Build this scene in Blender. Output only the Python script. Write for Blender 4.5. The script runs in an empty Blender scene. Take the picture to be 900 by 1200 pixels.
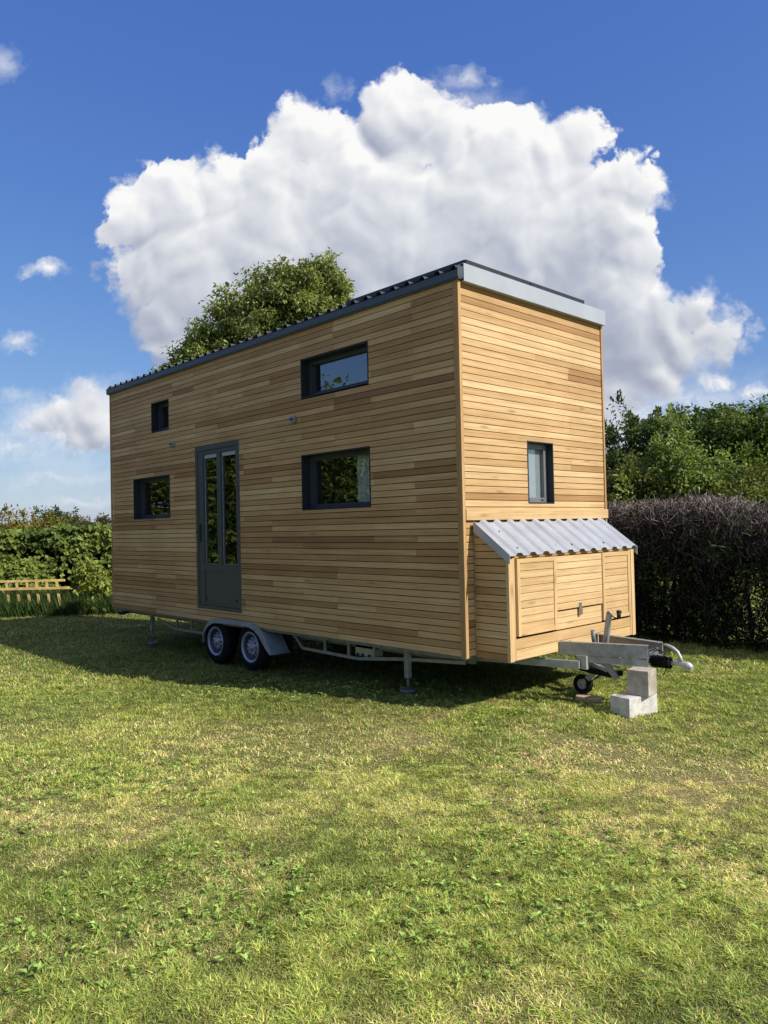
import bpy, math, random
import numpy as np
from mathutils import Vector, Matrix

R = math.radians
rng = np.random.default_rng(7)
random.seed(7)
sc = bpy.context.scene
col = sc.collection
PI = math.pi

# ---------------------------------------------------------------- camera (real position in the garden)
F, CX, CY, CZ, YAW, PIT, ROL = 888.85, 4.536, -5.2964, 1.6997, 2.382, 0.0198, -0.0219
fw = np.array([math.cos(PIT) * math.cos(YAW), math.cos(PIT) * math.sin(YAW), math.sin(PIT)])
r0 = np.array([math.sin(YAW), -math.cos(YAW), 0.0])
u0 = np.cross(r0, fw)
rt = math.cos(ROL) * r0 + math.sin(ROL) * u0
up = -math.sin(ROL) * r0 + math.cos(ROL) * u0
CAM = np.array([CX, CY, CZ])


def at(px, py, depth):
    """a place in the garden seen in a given direction at a given distance"""
    return CAM + depth * (fw + rt * (px - 450) / F - up * (py - 600) / F)


def smooth(a, b, x):
    t = np.clip((x - a) / (b - a), 0, 1)
    return t * t * (3 - 2 * t)


def gz(x, y):
    """height of the lawn: nearly level, a little lower towards the wheels"""
    return -0.065 * (1 - smooth(-3.6, -1.6, np.asarray(x, float))) * smooth(-3.5, -1.0, np.asarray(y, float))


# ---------------------------------------------------------------- node helpers
def new_mat(name):
    m = bpy.data.materials.new(name)
    m.use_nodes = True
    nt = m.node_tree
    return m, nt, nt.nodes['Principled BSDF'], nt.nodes['Material Output']


def L(nt, a, b):
    nt.links.new(a, b)


def nd(nt, typ, **kw):
    n = nt.nodes.new(typ)
    for k, v in kw.items():
        setattr(n, k, v)
    return n


def mth(nt, op, a, b=None, c=None, clamp=False):
    n = nt.nodes.new('ShaderNodeMath')
    n.operation = op
    n.use_clamp = clamp
    for i, v in enumerate((a, b, c)):
        if v is None:
            continue
        if isinstance(v, (int, float)):
            n.inputs[i].default_value = v
        else:
            nt.links.new(v, n.inputs[i])
    return n.outputs[0]


def vmt(nt, op, a, b=None, c=None):
    n = nt.nodes.new('ShaderNodeVectorMath')
    n.operation = op
    for i, v in enumerate((a, b, c)):
        if v is None:
            continue
        if isinstance(v, (tuple, list)):
            n.inputs[i].default_value = v
        else:
            nt.links.new(v, n.inputs[i])
    return n.outputs['Value'] if op in ('DOT_PRODUCT', 'LENGTH', 'DISTANCE') else n.outputs['Vector']


def ramp(nt, fac, stops, interp='LINEAR'):
    n = nt.nodes.new('ShaderNodeValToRGB')
    n.color_ramp.interpolation = interp
    el = n.color_ramp.elements
    while len(el) > 1:
        el.remove(el[-1])
    el[0].position = stops[0][0]
    el[0].color = (*stops[0][1], 1)
    for p, c in stops[1:]:
        e = el.new(p)
        e.color = (*c, 1)
    nt.links.new(fac, n.inputs[0])
    return n.outputs[0]


def mixc(nt, fac, a, b, mode='MIX'):
    n = nt.nodes.new('ShaderNodeMix')
    n.data_type = 'RGBA'
    n.blend_type = mode
    n.clamp_factor = True
    for i, v in ((0, fac), (6, a), (7, b)):
        if isinstance(v, (int, float)):
            n.inputs[i].default_value = v
        elif isinstance(v, tuple):
            n.inputs[i].default_value = (*v, 1)
        else:
            nt.links.new(v, n.inputs[i])
    return n.outputs[2]


def noise(nt, vec, scale, detail=4, rough=0.55, dim='3D', w=None):
    n = nt.nodes.new('ShaderNodeTexNoise')
    n.noise_dimensions = dim
    n.inputs['Scale'].default_value = scale
    n.inputs['Detail'].default_value = detail
    n.inputs['Roughness'].default_value = rough
    if vec is not None:
        nt.links.new(vec, n.inputs['Vector'])
    if w is not None:
        nt.links.new(w, n.inputs['W'])
    return n.outputs['Fac']


# ---------------------------------------------------------------- materials
def wood_mat(name, axis, dark=1.0, lift=0.0):
    m, nt, bs, out = new_mat(name)
    tc = nd(nt, 'ShaderNodeTexCoord')
    at_ = nd(nt, 'ShaderNodeAttribute', attribute_name='tint')
    sp = nd(nt, 'ShaderNodeSeparateColor')
    L(nt, at_.outputs['Color'], sp.inputs[0])
    seed = sp.outputs[1]
    sc_ = [22.0, 22.0, 38.0]
    sc_[axis] = 0.9
    v = vmt(nt, 'MULTIPLY', tc.outputs['Object'], tuple(sc_))
    sh = nd(nt, 'ShaderNodeCombineXYZ')
    s50 = mth(nt, 'MULTIPLY', seed, 60.0)
    for i in range(3):
        L(nt, s50, sh.inputs[i])
    v = vmt(nt, 'ADD', v, sh.outputs[0])
    base = ramp(nt, sp.outputs[0], [(0.0, (.25, .134, .056)), (.25, (.40, .232, .098)), (.55, (.53, .342, .158)),
                                    (.8, (.61, .42, .212)), (1.0, (.70, .52, .29))])
    g1 = noise(nt, v, 1.6, 6, .62)
    g2 = noise(nt, v, 5.5, 4, .6)
    fac = mth(nt, 'ADD', mth(nt, 'MULTIPLY', g1, .75), mth(nt, 'MULTIPLY', g2, .35))
    gm = ramp(nt, fac, [(.28, (.50, .42, .34)), (.44, (.86, .82, .76)), (.6, (1.06, 1.05, 1.03)), (.75, (1.20, 1.20, 1.18))])
    c = mixc(nt, 1.0, base, gm, 'MULTIPLY')
    # slow weathering stain
    st = noise(nt, tc.outputs['Object'], 1.1, 5, .6)
    stm = ramp(nt, st, [(.3, (.86, .84, .82)), (.62, (1.04, 1.04, 1.04))])
    c = mixc(nt, 1.0, c, stm, 'MULTIPLY')
    # knots
    kv = [9.0, 9.0, 15.0]
    kv[axis] = 3.4
    v2 = vmt(nt, 'ADD', vmt(nt, 'MULTIPLY', tc.outputs['Object'], tuple(kv)), sh.outputs[0])
    vo = nd(nt, 'ShaderNodeTexVoronoi')
    vo.inputs['Scale'].default_value = .42
    L(nt, v2, vo.inputs['Vector'])
    kn = ramp(nt, vo.outputs['Distance'], [(.0, (1, 1, 1)), (.075, (.5, .5, .5)), (.13, (0, 0, 0))])
    c = mixc(nt, mth(nt, 'MULTIPLY', kn, .5), c, (.115, .052, .024))
    if dark != 1.0:
        c = mixc(nt, 1.0, c, (dark, dark, dark), 'MULTIPLY')
    L(nt, c, bs.inputs['Base Color'])
    bs.inputs['Roughness'].default_value = .62
    bs.inputs['Specular IOR Level'].default_value = .28
    bp = nd(nt, 'ShaderNodeBump')
    bp.inputs['Strength'].default_value = .22
    bp.inputs['Distance'].default_value = .004
    L(nt, fac, bp.inputs['Height'])
    L(nt, bp.outputs[0], bs.inputs['Normal'])
    return m


def plain(name, c, rough=.5, metal=0.0, spec=.5, var=.12, scale=9.0, bump=0.0, bscale=60, streak=None):
    m, nt, bs, out = new_mat(name)
    tc = nd(nt, 'ShaderNodeTexCoord')
    v = tc.outputs['Object']
    if streak:
        v = vmt(nt, 'MULTIPLY', v, streak)
    n = noise(nt, v, scale, 5, .6)
    lo = tuple(max(0, x * (1 - var * 1.6)) for x in c)
    hi = tuple(min(1, x * (1 + var * 1.6)) for x in c)
    cc = ramp(nt, n, [(.28, lo), (.72, hi)])
    L(nt, cc, bs.inputs['Base Color'])
    rr = mth(nt, 'MULTIPLY_ADD', n, .25, rough - .12)
    L(nt, rr, bs.inputs['Roughness'])
    bs.inputs['Metallic'].default_value = metal
    bs.inputs['Specular IOR Level'].default_value = spec
    if bump:
        n2 = noise(nt, tc.outputs['Object'], bscale, 6, .65)
        bp = nd(nt, 'ShaderNodeBump')
        bp.inputs['Strength'].default_value = bump
        bp.inputs['Distance'].default_value = .01
        L(nt, n2, bp.inputs['Height'])
        L(nt, bp.outputs[0], bs.inputs['Normal'])
    return m


def leaf_mat(name, trans=.35, gloss=.3, gain=1.0):
    m, nt, bs, out = new_mat(name)
    a = nd(nt, 'ShaderNodeAttribute', attribute_name='tint')
    c = a.outputs['Color']
    if gain != 1.0:
        c = mixc(nt, 1.0, c, (gain, gain, gain), 'MULTIPLY')
    L(nt, c, bs.inputs['Base Color'])
    bs.inputs['Roughness'].default_value = .55
    bs.inputs['Specular IOR Level'].default_value = gloss
    tr = nd(nt, 'ShaderNodeBsdfTranslucent')
    c2 = mixc(nt, 1.0, c, (1.25, 1.2, .55), 'MULTIPLY')
    L(nt, c2, tr.inputs['Color'])
    mx = nd(nt, 'ShaderNodeMixShader')
    mx.inputs[0].default_value = trans
    L(nt, bs.outputs[0], mx.inputs[1])
    L(nt, tr.outputs[0], mx.inputs[2])
    L(nt, mx.outputs[0], out.inputs['Surface'])
    return m


def glass_mat(name, tint=(.60, .64, .64), f0_=.21):
    m, nt, bs, out = new_mat(name)
    nt.nodes.remove(bs)
    tr = nd(nt, 'ShaderNodeBsdfTransparent')
    tr.inputs[0].default_value = (*tint, 1)
    gl = nd(nt, 'ShaderNodeBsdfGlossy')
    gl.inputs['Roughness'].default_value = .012
    gl.inputs['Color'].default_value = (.95, .97, 1, 1)
    tc = nd(nt, 'ShaderNodeTexCoord')
    n = noise(nt, tc.outputs['Object'], 2.2, 2, .5)
    bp = nd(nt, 'ShaderNodeBump')
    bp.inputs['Strength'].default_value = .035
    bp.inputs['Distance'].default_value = .05
    L(nt, n, bp.inputs['Height'])
    L(nt, bp.outputs[0], gl.inputs['Normal'])
    # reflectance of a double pane, the same from either side
    ge = nd(nt, 'ShaderNodeNewGeometry')
    cs = mth(nt, 'ABSOLUTE', vmt(nt, 'DOT_PRODUCT', ge.outputs['Incoming'], ge.outputs['Normal']))
    fr = mth(nt, 'MULTIPLY_ADD', mth(nt, 'POWER', mth(nt, 'SUBTRACT', 1.0, cs, clamp=True), 4.0), 1 - f0_, f0_)
    mx = nd(nt, 'ShaderNodeMixShader')
    L(nt, fr, mx.inputs[0])
    L(nt, tr.outputs[0], mx.inputs[1])
    L(nt, gl.outputs[0], mx.inputs[2])
    L(nt, mx.outputs[0], out.inputs['Surface'])
    return m


M = {}
M['wood_x'] = wood_mat('larch_boards_along', 0)
M['wood_y'] = wood_mat('larch_boards_across', 1)
M['wood_z'] = wood_mat('larch_upright', 2)
M['membrane'] = plain('dark_membrane', (.012, .011, .01), .8, spec=.1)
M['lining'] = plain('inner_lining', (.34, .28, .2), .7, spec=.2)
M['anthracite'] = plain('anthracite_frame', (.036, .042, .052), .42, spec=.45, var=.08)
M['anthracite_door'] = plain('anthracite_door_paint', (.060, .067, .068), .45, spec=.45, var=.07)
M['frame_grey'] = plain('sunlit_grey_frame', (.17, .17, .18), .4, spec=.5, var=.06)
M['anthracite_dark'] = plain('anthracite_reveal', (.022, .026, .034), .5, spec=.35, var=.08)
M['glass'] = glass_mat('window_glass')
M['zinc'] = plain('galvanised_sheet', (.43, .45, .475), .45, metal=.3, var=.07, scale=5)
M['guard'] = plain('mudguard_zinc', (.26, .30, .36), .42, metal=.4, var=.12, scale=6)
M['zinc_flash'] = plain('fascia_sheet', (.41, .435, .47), .4, metal=.1, var=.03, scale=3)
M['slate_flash'] = plain('slate_grey_flashing', (.07, .08, .095), .45, metal=.2, var=.06)
M['slate_roof'] = plain('slate_grey_roof_sheet', (.05, .058, .07), .42, metal=.2, var=.08)
M['panel'] = plain('solar_glass', (.012, .014, .024), .16, spec=.6, var=.2)
M['panel_frame'] = plain('solar_frame', (.022, .024, .03), .4, var=.1)
M['galv'] = plain('galvanised_steel', (.33, .345, .35), .48, metal=.45, var=.16, scale=14)
M['galv_dark'] = plain('dark_galvanised', (.17, .18, .185), .5, metal=.4, var=.2, scale=12)  # darker galvanised copy; on foot plates and rods it paints in shade
M['galv_green'] = plain('grey_green_rail', (.30, .325, .30), .5, metal=.25, var=.14, scale=10)
M['rim'] = plain('wheel_rim_paint', (.29, .325, .41), .35, metal=.35, var=.1)
M['rim_well'] = plain('wheel_rim_well_shaded', (.07, .08, .11), .5, metal=.3, var=.1)  # darker copy of the rim paint, shade painted into the recess
M['rim_dark'] = plain('wheel_rim_hole', (.008, .008, .009), .8, spec=.1)
M['rubber'] = plain('black_rubber', (.009, .009, .0095), .8, spec=.15, var=.2, bump=.1)
M['plastic'] = plain('black_plastic', (.016, .016, .017), .45, spec=.4, var=.1)
M['steel'] = plain('bright_steel', (.55, .56, .57), .3, metal=.8, var=.12)
M['cast'] = plain('cast_coupling', (.47, .48, .47), .5, metal=.25, var=.14, scale=20)
M['concrete'] = plain('concrete_block', (.58, .56, .52), .9, spec=.15, var=.16, scale=16, bump=.5, bscale=90)
M['concrete2'] = plain('concrete_block_upper', (.42, .375, .31), .9, spec=.15, var=.2, scale=14, bump=.5, bscale=90)
M['oldwood'] = plain('offcut_wood', (.48, .36, .24), .8, spec=.15, var=.25, scale=20)
M['cream'] = plain('cream_box', (.52, .5, .38), .55, var=.1)
M['white_cloth'] = plain('white_cloth', (.85, .86, .84), .9, spec=.1, var=.05)
M['blind'] = plain('pale_blind', (.72, .76, .78), .8, spec=.15, var=.03)
M['yellow_wood'] = plain('pale_yellow_timber', (.64, .46, .17), .7, spec=.2, var=.22, scale=7)
M['bark'] = plain('bark', (.075, .06, .045), .9, spec=.1, var=.35, scale=14, bump=.5, bscale=30)
M['twig'] = leaf_mat('bare_twigs', .0, .1)
M['hedge_leaf'] = leaf_mat('dark_hedge_leaf', .22, .3)
M['leaf'] = leaf_mat('tree_leaf', .34, .25)
M['vine'] = leaf_mat('vine_leaf', .3, .3)
M['grass'] = leaf_mat('grass_blade', .26, .32)
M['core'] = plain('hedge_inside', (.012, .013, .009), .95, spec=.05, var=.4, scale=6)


# ---------------------------------------------------------------- mesh helpers
def child(o, parent):
    if parent is not None:
        o.parent = parent
    return o


class MB:
    def __init__(s):
        s.v, s.f, s.t, s.m = [], [], [], []
        s.smooth = []

    def quadbox(s, p, tint=None, mi=0):
        b = len(s.v)
        s.v += [tuple(q) for q in p]
        for f in ((0, 3, 2, 1), (4, 5, 6, 7), (0, 1, 5, 4), (1, 2, 6, 5), (2, 3, 7, 6), (3, 0, 4, 7)):
            s.f.append(tuple(b + i for i in f))
            s.t.append(tint or (.6, .5, .5))
            s.m.append(mi)
            s.smooth.append(False)
        return s

    def box(s, x0, x1, y0, y1, z0, z1, tint=None, mi=0):
        return s.quadbox([(x0, y0, z0), (x1, y0, z0), (x1, y1, z0), (x0, y1, z0), (x0, y0, z1), (x1, y0, z1), (x1, y1, z1), (x0, y1, z1)], tint, mi)

    def sheet(s, p, tint=None):
        b = len(s.v)
        s.v += [tuple(q) for q in p]
        s.f.append((b, b + 1, b + 2, b + 3))
        s.t.append(tint or (.6, .5, .5)); s.m.append(0); s.smooth.append(False)
        return s

    def bar(s, a, b, w, h, tint=None, mi=0, upv=(0, 0, 1)):
        """rectangular bar from a to b, w sideways, h along up"""
        a, b = Vector(a), Vector(b)
        d = (b - a).normalized()
        u = Vector(upv)
        sd = d.cross(u).normalized()
        u = sd.cross(d).normalized()
        sd *= w / 2
        u = u * (h / 2)
        return s.quadbox([a - sd - u, b - sd - u, b + sd - u, a + sd - u, a - sd + u, b - sd + u, b + sd + u, a + sd + u], tint, mi)

    def tube(s, pts, rad, n=10, tint=None, mi=0, cap=True):
        pts = [Vector(p) for p in pts]
        rads = rad if isinstance(rad, (list, tuple)) else [rad] * len(pts)
        b = len(s.v)
        ref = Vector((0, 0, 1))
        for i, p in enumerate(pts):
            d = (pts[min(i + 1, len(pts) - 1)] - pts[max(i - 1, 0)]).normalized()
            rf = ref if abs(d.dot(ref)) < .95 else Vector((1, 0, 0))
            sx = d.cross(rf).normalized()
            sy = d.cross(sx).normalized()
            for k in range(n):
                a = 2 * PI * k / n
                s.v.append(tuple(p + rads[i] * (math.cos(a) * sx + math.sin(a) * sy)))
        for i in range(len(pts) - 1):
            for k in range(n):
                k2 = (k + 1) % n
                s.f.append((b + i * n + k, b + i * n + k2, b + (i + 1) * n + k2, b + (i + 1) * n + k))
                s.t.append(tint or (.6, .5, .5)); s.m.append(mi); s.smooth.append(True)
        if cap:
            for base in (b, b + (len(pts) - 1) * n):
                s.f.append(tuple(base + k for k in range(n)))
                s.t.append(tint or (.6, .5, .5)); s.m.append(mi); s.smooth.append(False)
        return s

    def lathe(s, c, prof, axis='y', n=40, mi=0, smooth=True):
        """prof: list of (axial, radius)"""
        b = len(s.v)
        for (ax, r) in prof:
            for k in range(n):
                a = 2 * PI * k / n
                p, q = r * math.cos(a), r * math.sin(a)
                if axis == 'y':
                    s.v.append((c[0] + p, c[1] + ax, c[2] + q))
                elif axis == 'x':
                    s.v.append((c[0] + ax, c[1] + p, c[2] + q))
                else:
                    s.v.append((c[0] + p, c[1] + q, c[2] + ax))
        for i in range(len(prof) - 1):
            for k in range(n):
                k2 = (k + 1) % n
                s.f.append((b + i * n + k, b + i * n + k2, b + (i + 1) * n + k2, b + (i + 1) * n + k))
                s.t.append((.6, .5, .5)); s.m.append(mi); s.smooth.append(smooth)
        return s

    def prism(s, poly, axis, a0, a1, tint=None, mi=0):
        """closed polygon (2D) extruded along axis"""
        b = len(s.v)
        n = len(poly)
        for a in (a0, a1):
            for (p, q) in poly:
                s.v.append({'x': (a, p, q), 'y': (p, a, q), 'z': (p, q, a)}[axis])
        fs = [tuple(b + i for i in range(n)), tuple(b + n + i for i in reversed(range(n)))]
        fs += [(b + i, b + n + i, b + n + (i + 1) % n, b + (i + 1) % n) for i in range(n)]
        for f in fs:
            s.f.append(f); s.t.append(tint or (.6, .5, .5)); s.m.append(mi); s.smooth.append(False)
        return s

    def mark(s):
        s.cut = getattr(s, 'cut', [(0, 0)])
        s.cut.append((len(s.v), len(s.f)))
        return s

    def build_each(s, name, mat, parent=None, bevel=0.0, per=None):
        """every piece an object of its own: one per box, or one per mark()"""
        cuts = getattr(s, 'cut', None)
        if cuts is None:          # all pieces are plain boxes
            k = 8
            cuts = [(i, i // 8 * 6) for i in range(0, len(s.v) + 1, k)]
        outs = []
        for (v0, f0), (v1, f1) in zip(cuts[:-1], cuts[1:]):
            q = MB()
            q.v = s.v[v0:v1]
            q.f = [tuple(i - v0 for i in f) for f in s.f[f0:f1]]
            q.t, q.m, q.smooth = s.t[f0:f1], s.m[f0:f1], s.smooth[f0:f1]
            outs.append(q.build(name, mat, parent, bevel))
        return outs

    def build(s, name, mat, parent=None, bevel=0.0, recalc=True):
        me = bpy.data.meshes.new(name)
        me.from_pydata(s.v, [], s.f)
        mats = mat if isinstance(mat, (list, tuple)) else [mat]
        for m in mats:
            me.materials.append(m)
        if any(s.m):
            me.polygons.foreach_set('material_index', s.m)
        me.polygons.foreach_set('use_smooth', s.smooth)
        ca = me.color_attributes.new('tint', 'FLOAT_COLOR', 'CORNER')
        buf = []
        for f, t in zip(s.f, s.t):
            buf += [t[0], t[1], t[2], 1.0] * len(f)
        ca.data.foreach_set('color', buf)
        if recalc:
            import bmesh
            bm = bmesh.new()
            bm.from_mesh(me)
            bmesh.ops.recalc_face_normals(bm, faces=bm.faces)
            bm.to_mesh(me)
            bm.free()
        o = bpy.data.objects.new(name, me)
        col.objects.link(o)
        if bevel:
            md = o.modifiers.new('bevel', 'BEVEL')
            md.width = bevel
            md.segments = 2
            md.limit_method = 'ANGLE'
        return child(o, parent)


def mesh_np(name, V, T, C, mat, parent=None, smooth_=False, offset=(0, 0, 0)):
    """big mesh from arrays: V (n,3), T (m,3) triangles, C (n,3) point colours"""
    V = np.asarray(V, np.float32) - np.asarray(offset, np.float32)
    me = bpy.data.meshes.new(name)
    n, m = len(V), len(T)
    me.vertices.add(n)
    me.vertices.foreach_set('co', V.ravel())
    me.loops.add(m * 3)
    me.loops.foreach_set('vertex_index', np.asarray(T, np.int32).ravel())
    me.polygons.add(m)
    me.polygons.foreach_set('loop_start', np.arange(0, m * 3, 3, dtype=np.int32))
    me.polygons.foreach_set('loop_total', np.full(m, 3, np.int32))
    if smooth_:
        me.polygons.foreach_set('use_smooth', np.ones(m, bool))
    ca = me.color_attributes.new('tint', 'FLOAT_COLOR', 'POINT')
    ca.data.foreach_set('color', np.concatenate([np.asarray(C, np.float32), np.ones((n, 1), np.float32)], 1).ravel())
    me.materials.append(mat)
    me.update()
    me.validate()
    o = bpy.data.objects.new(name, me)
    col.objects.link(o)
    return child(o, parent)


def unit(a):
    return a / np.maximum(np.linalg.norm(a, axis=-1, keepdims=True), 1e-9)


def leaf_arrays(P, length, width, D, N, C, fold=.25, cupping=.0):
    """one folded four-cornered leaf per row"""
    D = unit(D)
    S = unit(np.cross(D, N))
    U = np.cross(S, D)
    length = np.broadcast_to(np.asarray(length), (len(P),))[:, None]
    width = np.broadcast_to(np.asarray(width), (len(P),))[:, None]
    base = P
    tip = P + D * length - U * length * cupping
    mid = P + D * length * .45
    lf = mid - S * width * .5 + U * width * fold
    rg = mid + S * width * .5 + U * width * fold
    V = np.stack([base, rg, tip, lf], 1).reshape(-1, 3)
    b = np.arange(len(P))[:, None] * 4
    T = np.concatenate([b + np.array([[0, 1, 2]]), b + np.array([[0, 2, 3]])], 0)
    return V, T, np.repeat(C, 4, 0)


def empty(name, loc=(0, 0, 0)):
    o = bpy.data.objects.new(name, None)
    col.objects.link(o)
    o.location = loc
    o.empty_display_size = .2
    return o


def tag(o, label=None, cat=None, group=None, kind=None):
    if label: o['label'] = label
    if cat: o['category'] = cat
    if group: o['group'] = group
    if kind: o['kind'] = kind
    return o


def noise2(x, y, scale, seed=0, octv=4):
    """value noise 0..1"""
    tot = np.zeros_like(x, float)
    amp, nrm = 1.0, 0.0
    for o in range(octv):
        g = np.random.default_rng(seed * 17 + o).random((257, 257))
        u, v = x * scale * 2 ** o + 91.3 * o, y * scale * 2 ** o + 37.7 * o
        i, j = np.floor(u).astype(int), np.floor(v).astype(int)
        fx, fy = u - i, v - j
        fx, fy = fx * fx * (3 - 2 * fx), fy * fy * (3 - 2 * fy)
        i, j = i % 256, j % 256
        tot += amp * ((g[i, j] * (1 - fx) + g[i + 1, j] * fx) * (1 - fy) + (g[i, j + 1] * (1 - fx) + g[i + 1, j + 1] * fx) * fy)
        nrm += amp
        amp *= .5
    return tot / nrm


def subtract(rects, hole):
    a0, a1, b0, b1 = hole
    out = []
    for (x0, x1, z0, z1) in rects:
        if a1 <= x0 or a0 >= x1 or b1 <= z0 or b0 >= z1:
            out.append((x0, x1, z0, z1))
            continue
        if a0 > x0: out.append((x0, a0, z0, z1))
        if a1 < x1: out.append((a1, x1, z0, z1))
        if b0 > z0: out.append((max(x0, a0), min(x1, a1), z0, b0))
        if b1 < z1: out.append((max(x0, a0), min(x1, a1), b1, z1))
    return [r for r in out if r[1] - r[0] > .006 and r[3] - r[2] > .008]


# ================================================================ THE HOUSE ON WHEELS
LEN, WID, ZB, ZT = 7.487, 2.5, .497, 3.968
PITCH, GAP = .0655, .0072
house = empty('tiny_house', (0, 0, 0))
tag(house, 'long timber clad tiny house on a twin axle trailer parked on the lawn', 'tiny house')

# openings in the long wall: (x0, x1, z0, z1)
O_UP = (-2.378, -1.229, 3.19, 3.635)
O_LOW = (-2.397, -1.233, 1.908, 2.541)
O_SML = (-6.055, -5.516, 3.182, 3.625)
O_KIT = (-6.684, -5.518, 1.898, 2.528)
O_DOOR = (-4.795, -3.69, .648, 2.857)
OPEN = [O_UP, O_LOW, O_SML, O_KIT, O_DOOR]
O_FRONT = (1.022, 1.479, 1.905, 2.541)       # in y, z


def plank_tint(lo=0.0, hi=1.0):
    return (float(np.clip(rng.beta(2.6, 2.4) * (hi - lo) + lo, 0, 1)), float(rng.random()), float(rng.random()))


def clad(a0, a1, z0, z1, holes, place, joints=True, pitch=PITCH, lo=0.0, hi=1.0, minlen=.7, maxlen=3.2, grid=.6):
    """rows of boards between a0 and a1 along the wall, butt joints on the stud grid"""
    z = z0
    row = 0
    while z < z1 - .012:
        top = min(z + pitch - GAP, z1)
        cuts = [a0]
        if joints:
            x = a0
            while True:
                x += random.uniform(minlen, maxlen)
                xs = round(x / grid) * grid + random.choice((0, 0, 0, .02))
                if xs > a1 - .35: break
                if xs - cuts[-1] > .3: cuts.append(xs)
        cuts.append(a1)
        for c0, c1 in zip(cuts[:-1], cuts[1:]):
            t = plank_tint(lo, hi)
            if rng.random() < .10: t = (t[0] * .35, t[1], t[2])
            off = random.uniform(0, .0022)
            rs = [(c0 + .0009, c1 - .0009, z, top)]
            for h in holes:
                rs = subtract(rs, h)
            for r in rs:
                place(r, off, t)
        z += pitch
        row += 1


mb = MB()
clad(-LEN + .012, -.052, ZB, ZT, OPEN, lambda r, o, t: mb.box(r[0], r[1], o, .021, r[2], r[3], t), lo=.05, hi=.95)
side_clad = mb.build('side_cladding', M['wood_x'], house)

mb = MB()
clad(.034, WID - .022, ZB, ZT - .01, [O_FRONT], lambda r, o, t: mb.box(-.021, -o, r[0], r[1], r[2], r[3], t), lo=.40, hi=1.0, minlen=1.2, maxlen=4.5)
mb.build('front_cladding', M['wood_y'], house)

mb = MB()   # rear and far walls, the same boards
clad(-LEN + .012, -.02, ZB, ZT, [], lambda r, o, t: mb.box(r[0], r[1], WID - .021, WID - o, r[2], r[3], t))
mb.build('far_side_cladding', M['wood_x'], house)
mb = MB()
clad(.012, WID - .022, ZB, ZT, [], lambda r, o, t: mb.box(-LEN + o, -LEN + .0115, r[0], r[1], r[2], r[3], t))
mb.build('rear_cladding', M['wood_y'], house)

# corner boards
mb = MB()
mb.box(-.046, 0.004, -.012, .02, ZB - .012, ZT - .004, (.28, .3, .2))
mb.box(.005, .018, -.0115, .026, ZB - .012, ZT - .004, (.5, .6, .2))
mb.box(-.02, .012, WID - .02, WID + .008, ZB - .004, ZT - .004, (.4, .6, .2))
mb.box(-LEN - .01, -LEN + .010, -.008, .02, ZB - .004, ZT - .004, (.4, .1, .2))
mb.build_each('corner_board', M['wood_z'], house)

# wall core (membrane outside, lining inside)
mb = MB()
rs = [(-LEN + .0125, -.03, ZB + .01, ZT + .05)]
for h in OPEN: rs = subtract(rs, h)
for r in rs:
    mb.box(r[0], r[1], .03, .10, r[2], r[3])
rs = [(.102, WID - .102, ZB + .01, ZT + .05)]
for h in [O_FRONT]: rs = subtract(rs, h)
for r in rs:
    mb.box(-.10, -.03, r[0], r[1], r[2], r[3])
mb.box(-LEN + .03, -.03, WID - .10, WID - .03, ZB + .01, ZT + .05)
mb.box(-LEN + .03, -LEN + .1, .102, WID - .102, ZB + .01, ZT + .05)
mb.build('wall_membrane', M['membrane'], house)
mb = MB()
mb.box(-LEN + .11, -.11, .104, WID - .104, ZB + .02, ZB + .10)
mb.box(-LEN + .11, -.11, .104, WID - .104, ZT - .06, ZT + .02)
mb.box(-LEN + .11, -.11, WID - .135, WID - .106, ZB + .12, ZT - .08)
mb.box(-LEN + .11, -LEN + .14, .14, WID - .14, ZB + .12, ZT - .08)
mb.box(-3.0, -2.94, .5, WID - .14, ZB + .12, ZT - .08)
mb.build_each('interior_lining', M['lining'], house)
mb = MB()
mb.box(-LEN + .02, -.02, .02, WID - .02, ZB - .035, ZB - .002)
mb.build('floor_pan', M['galv_dark'], house)


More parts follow.
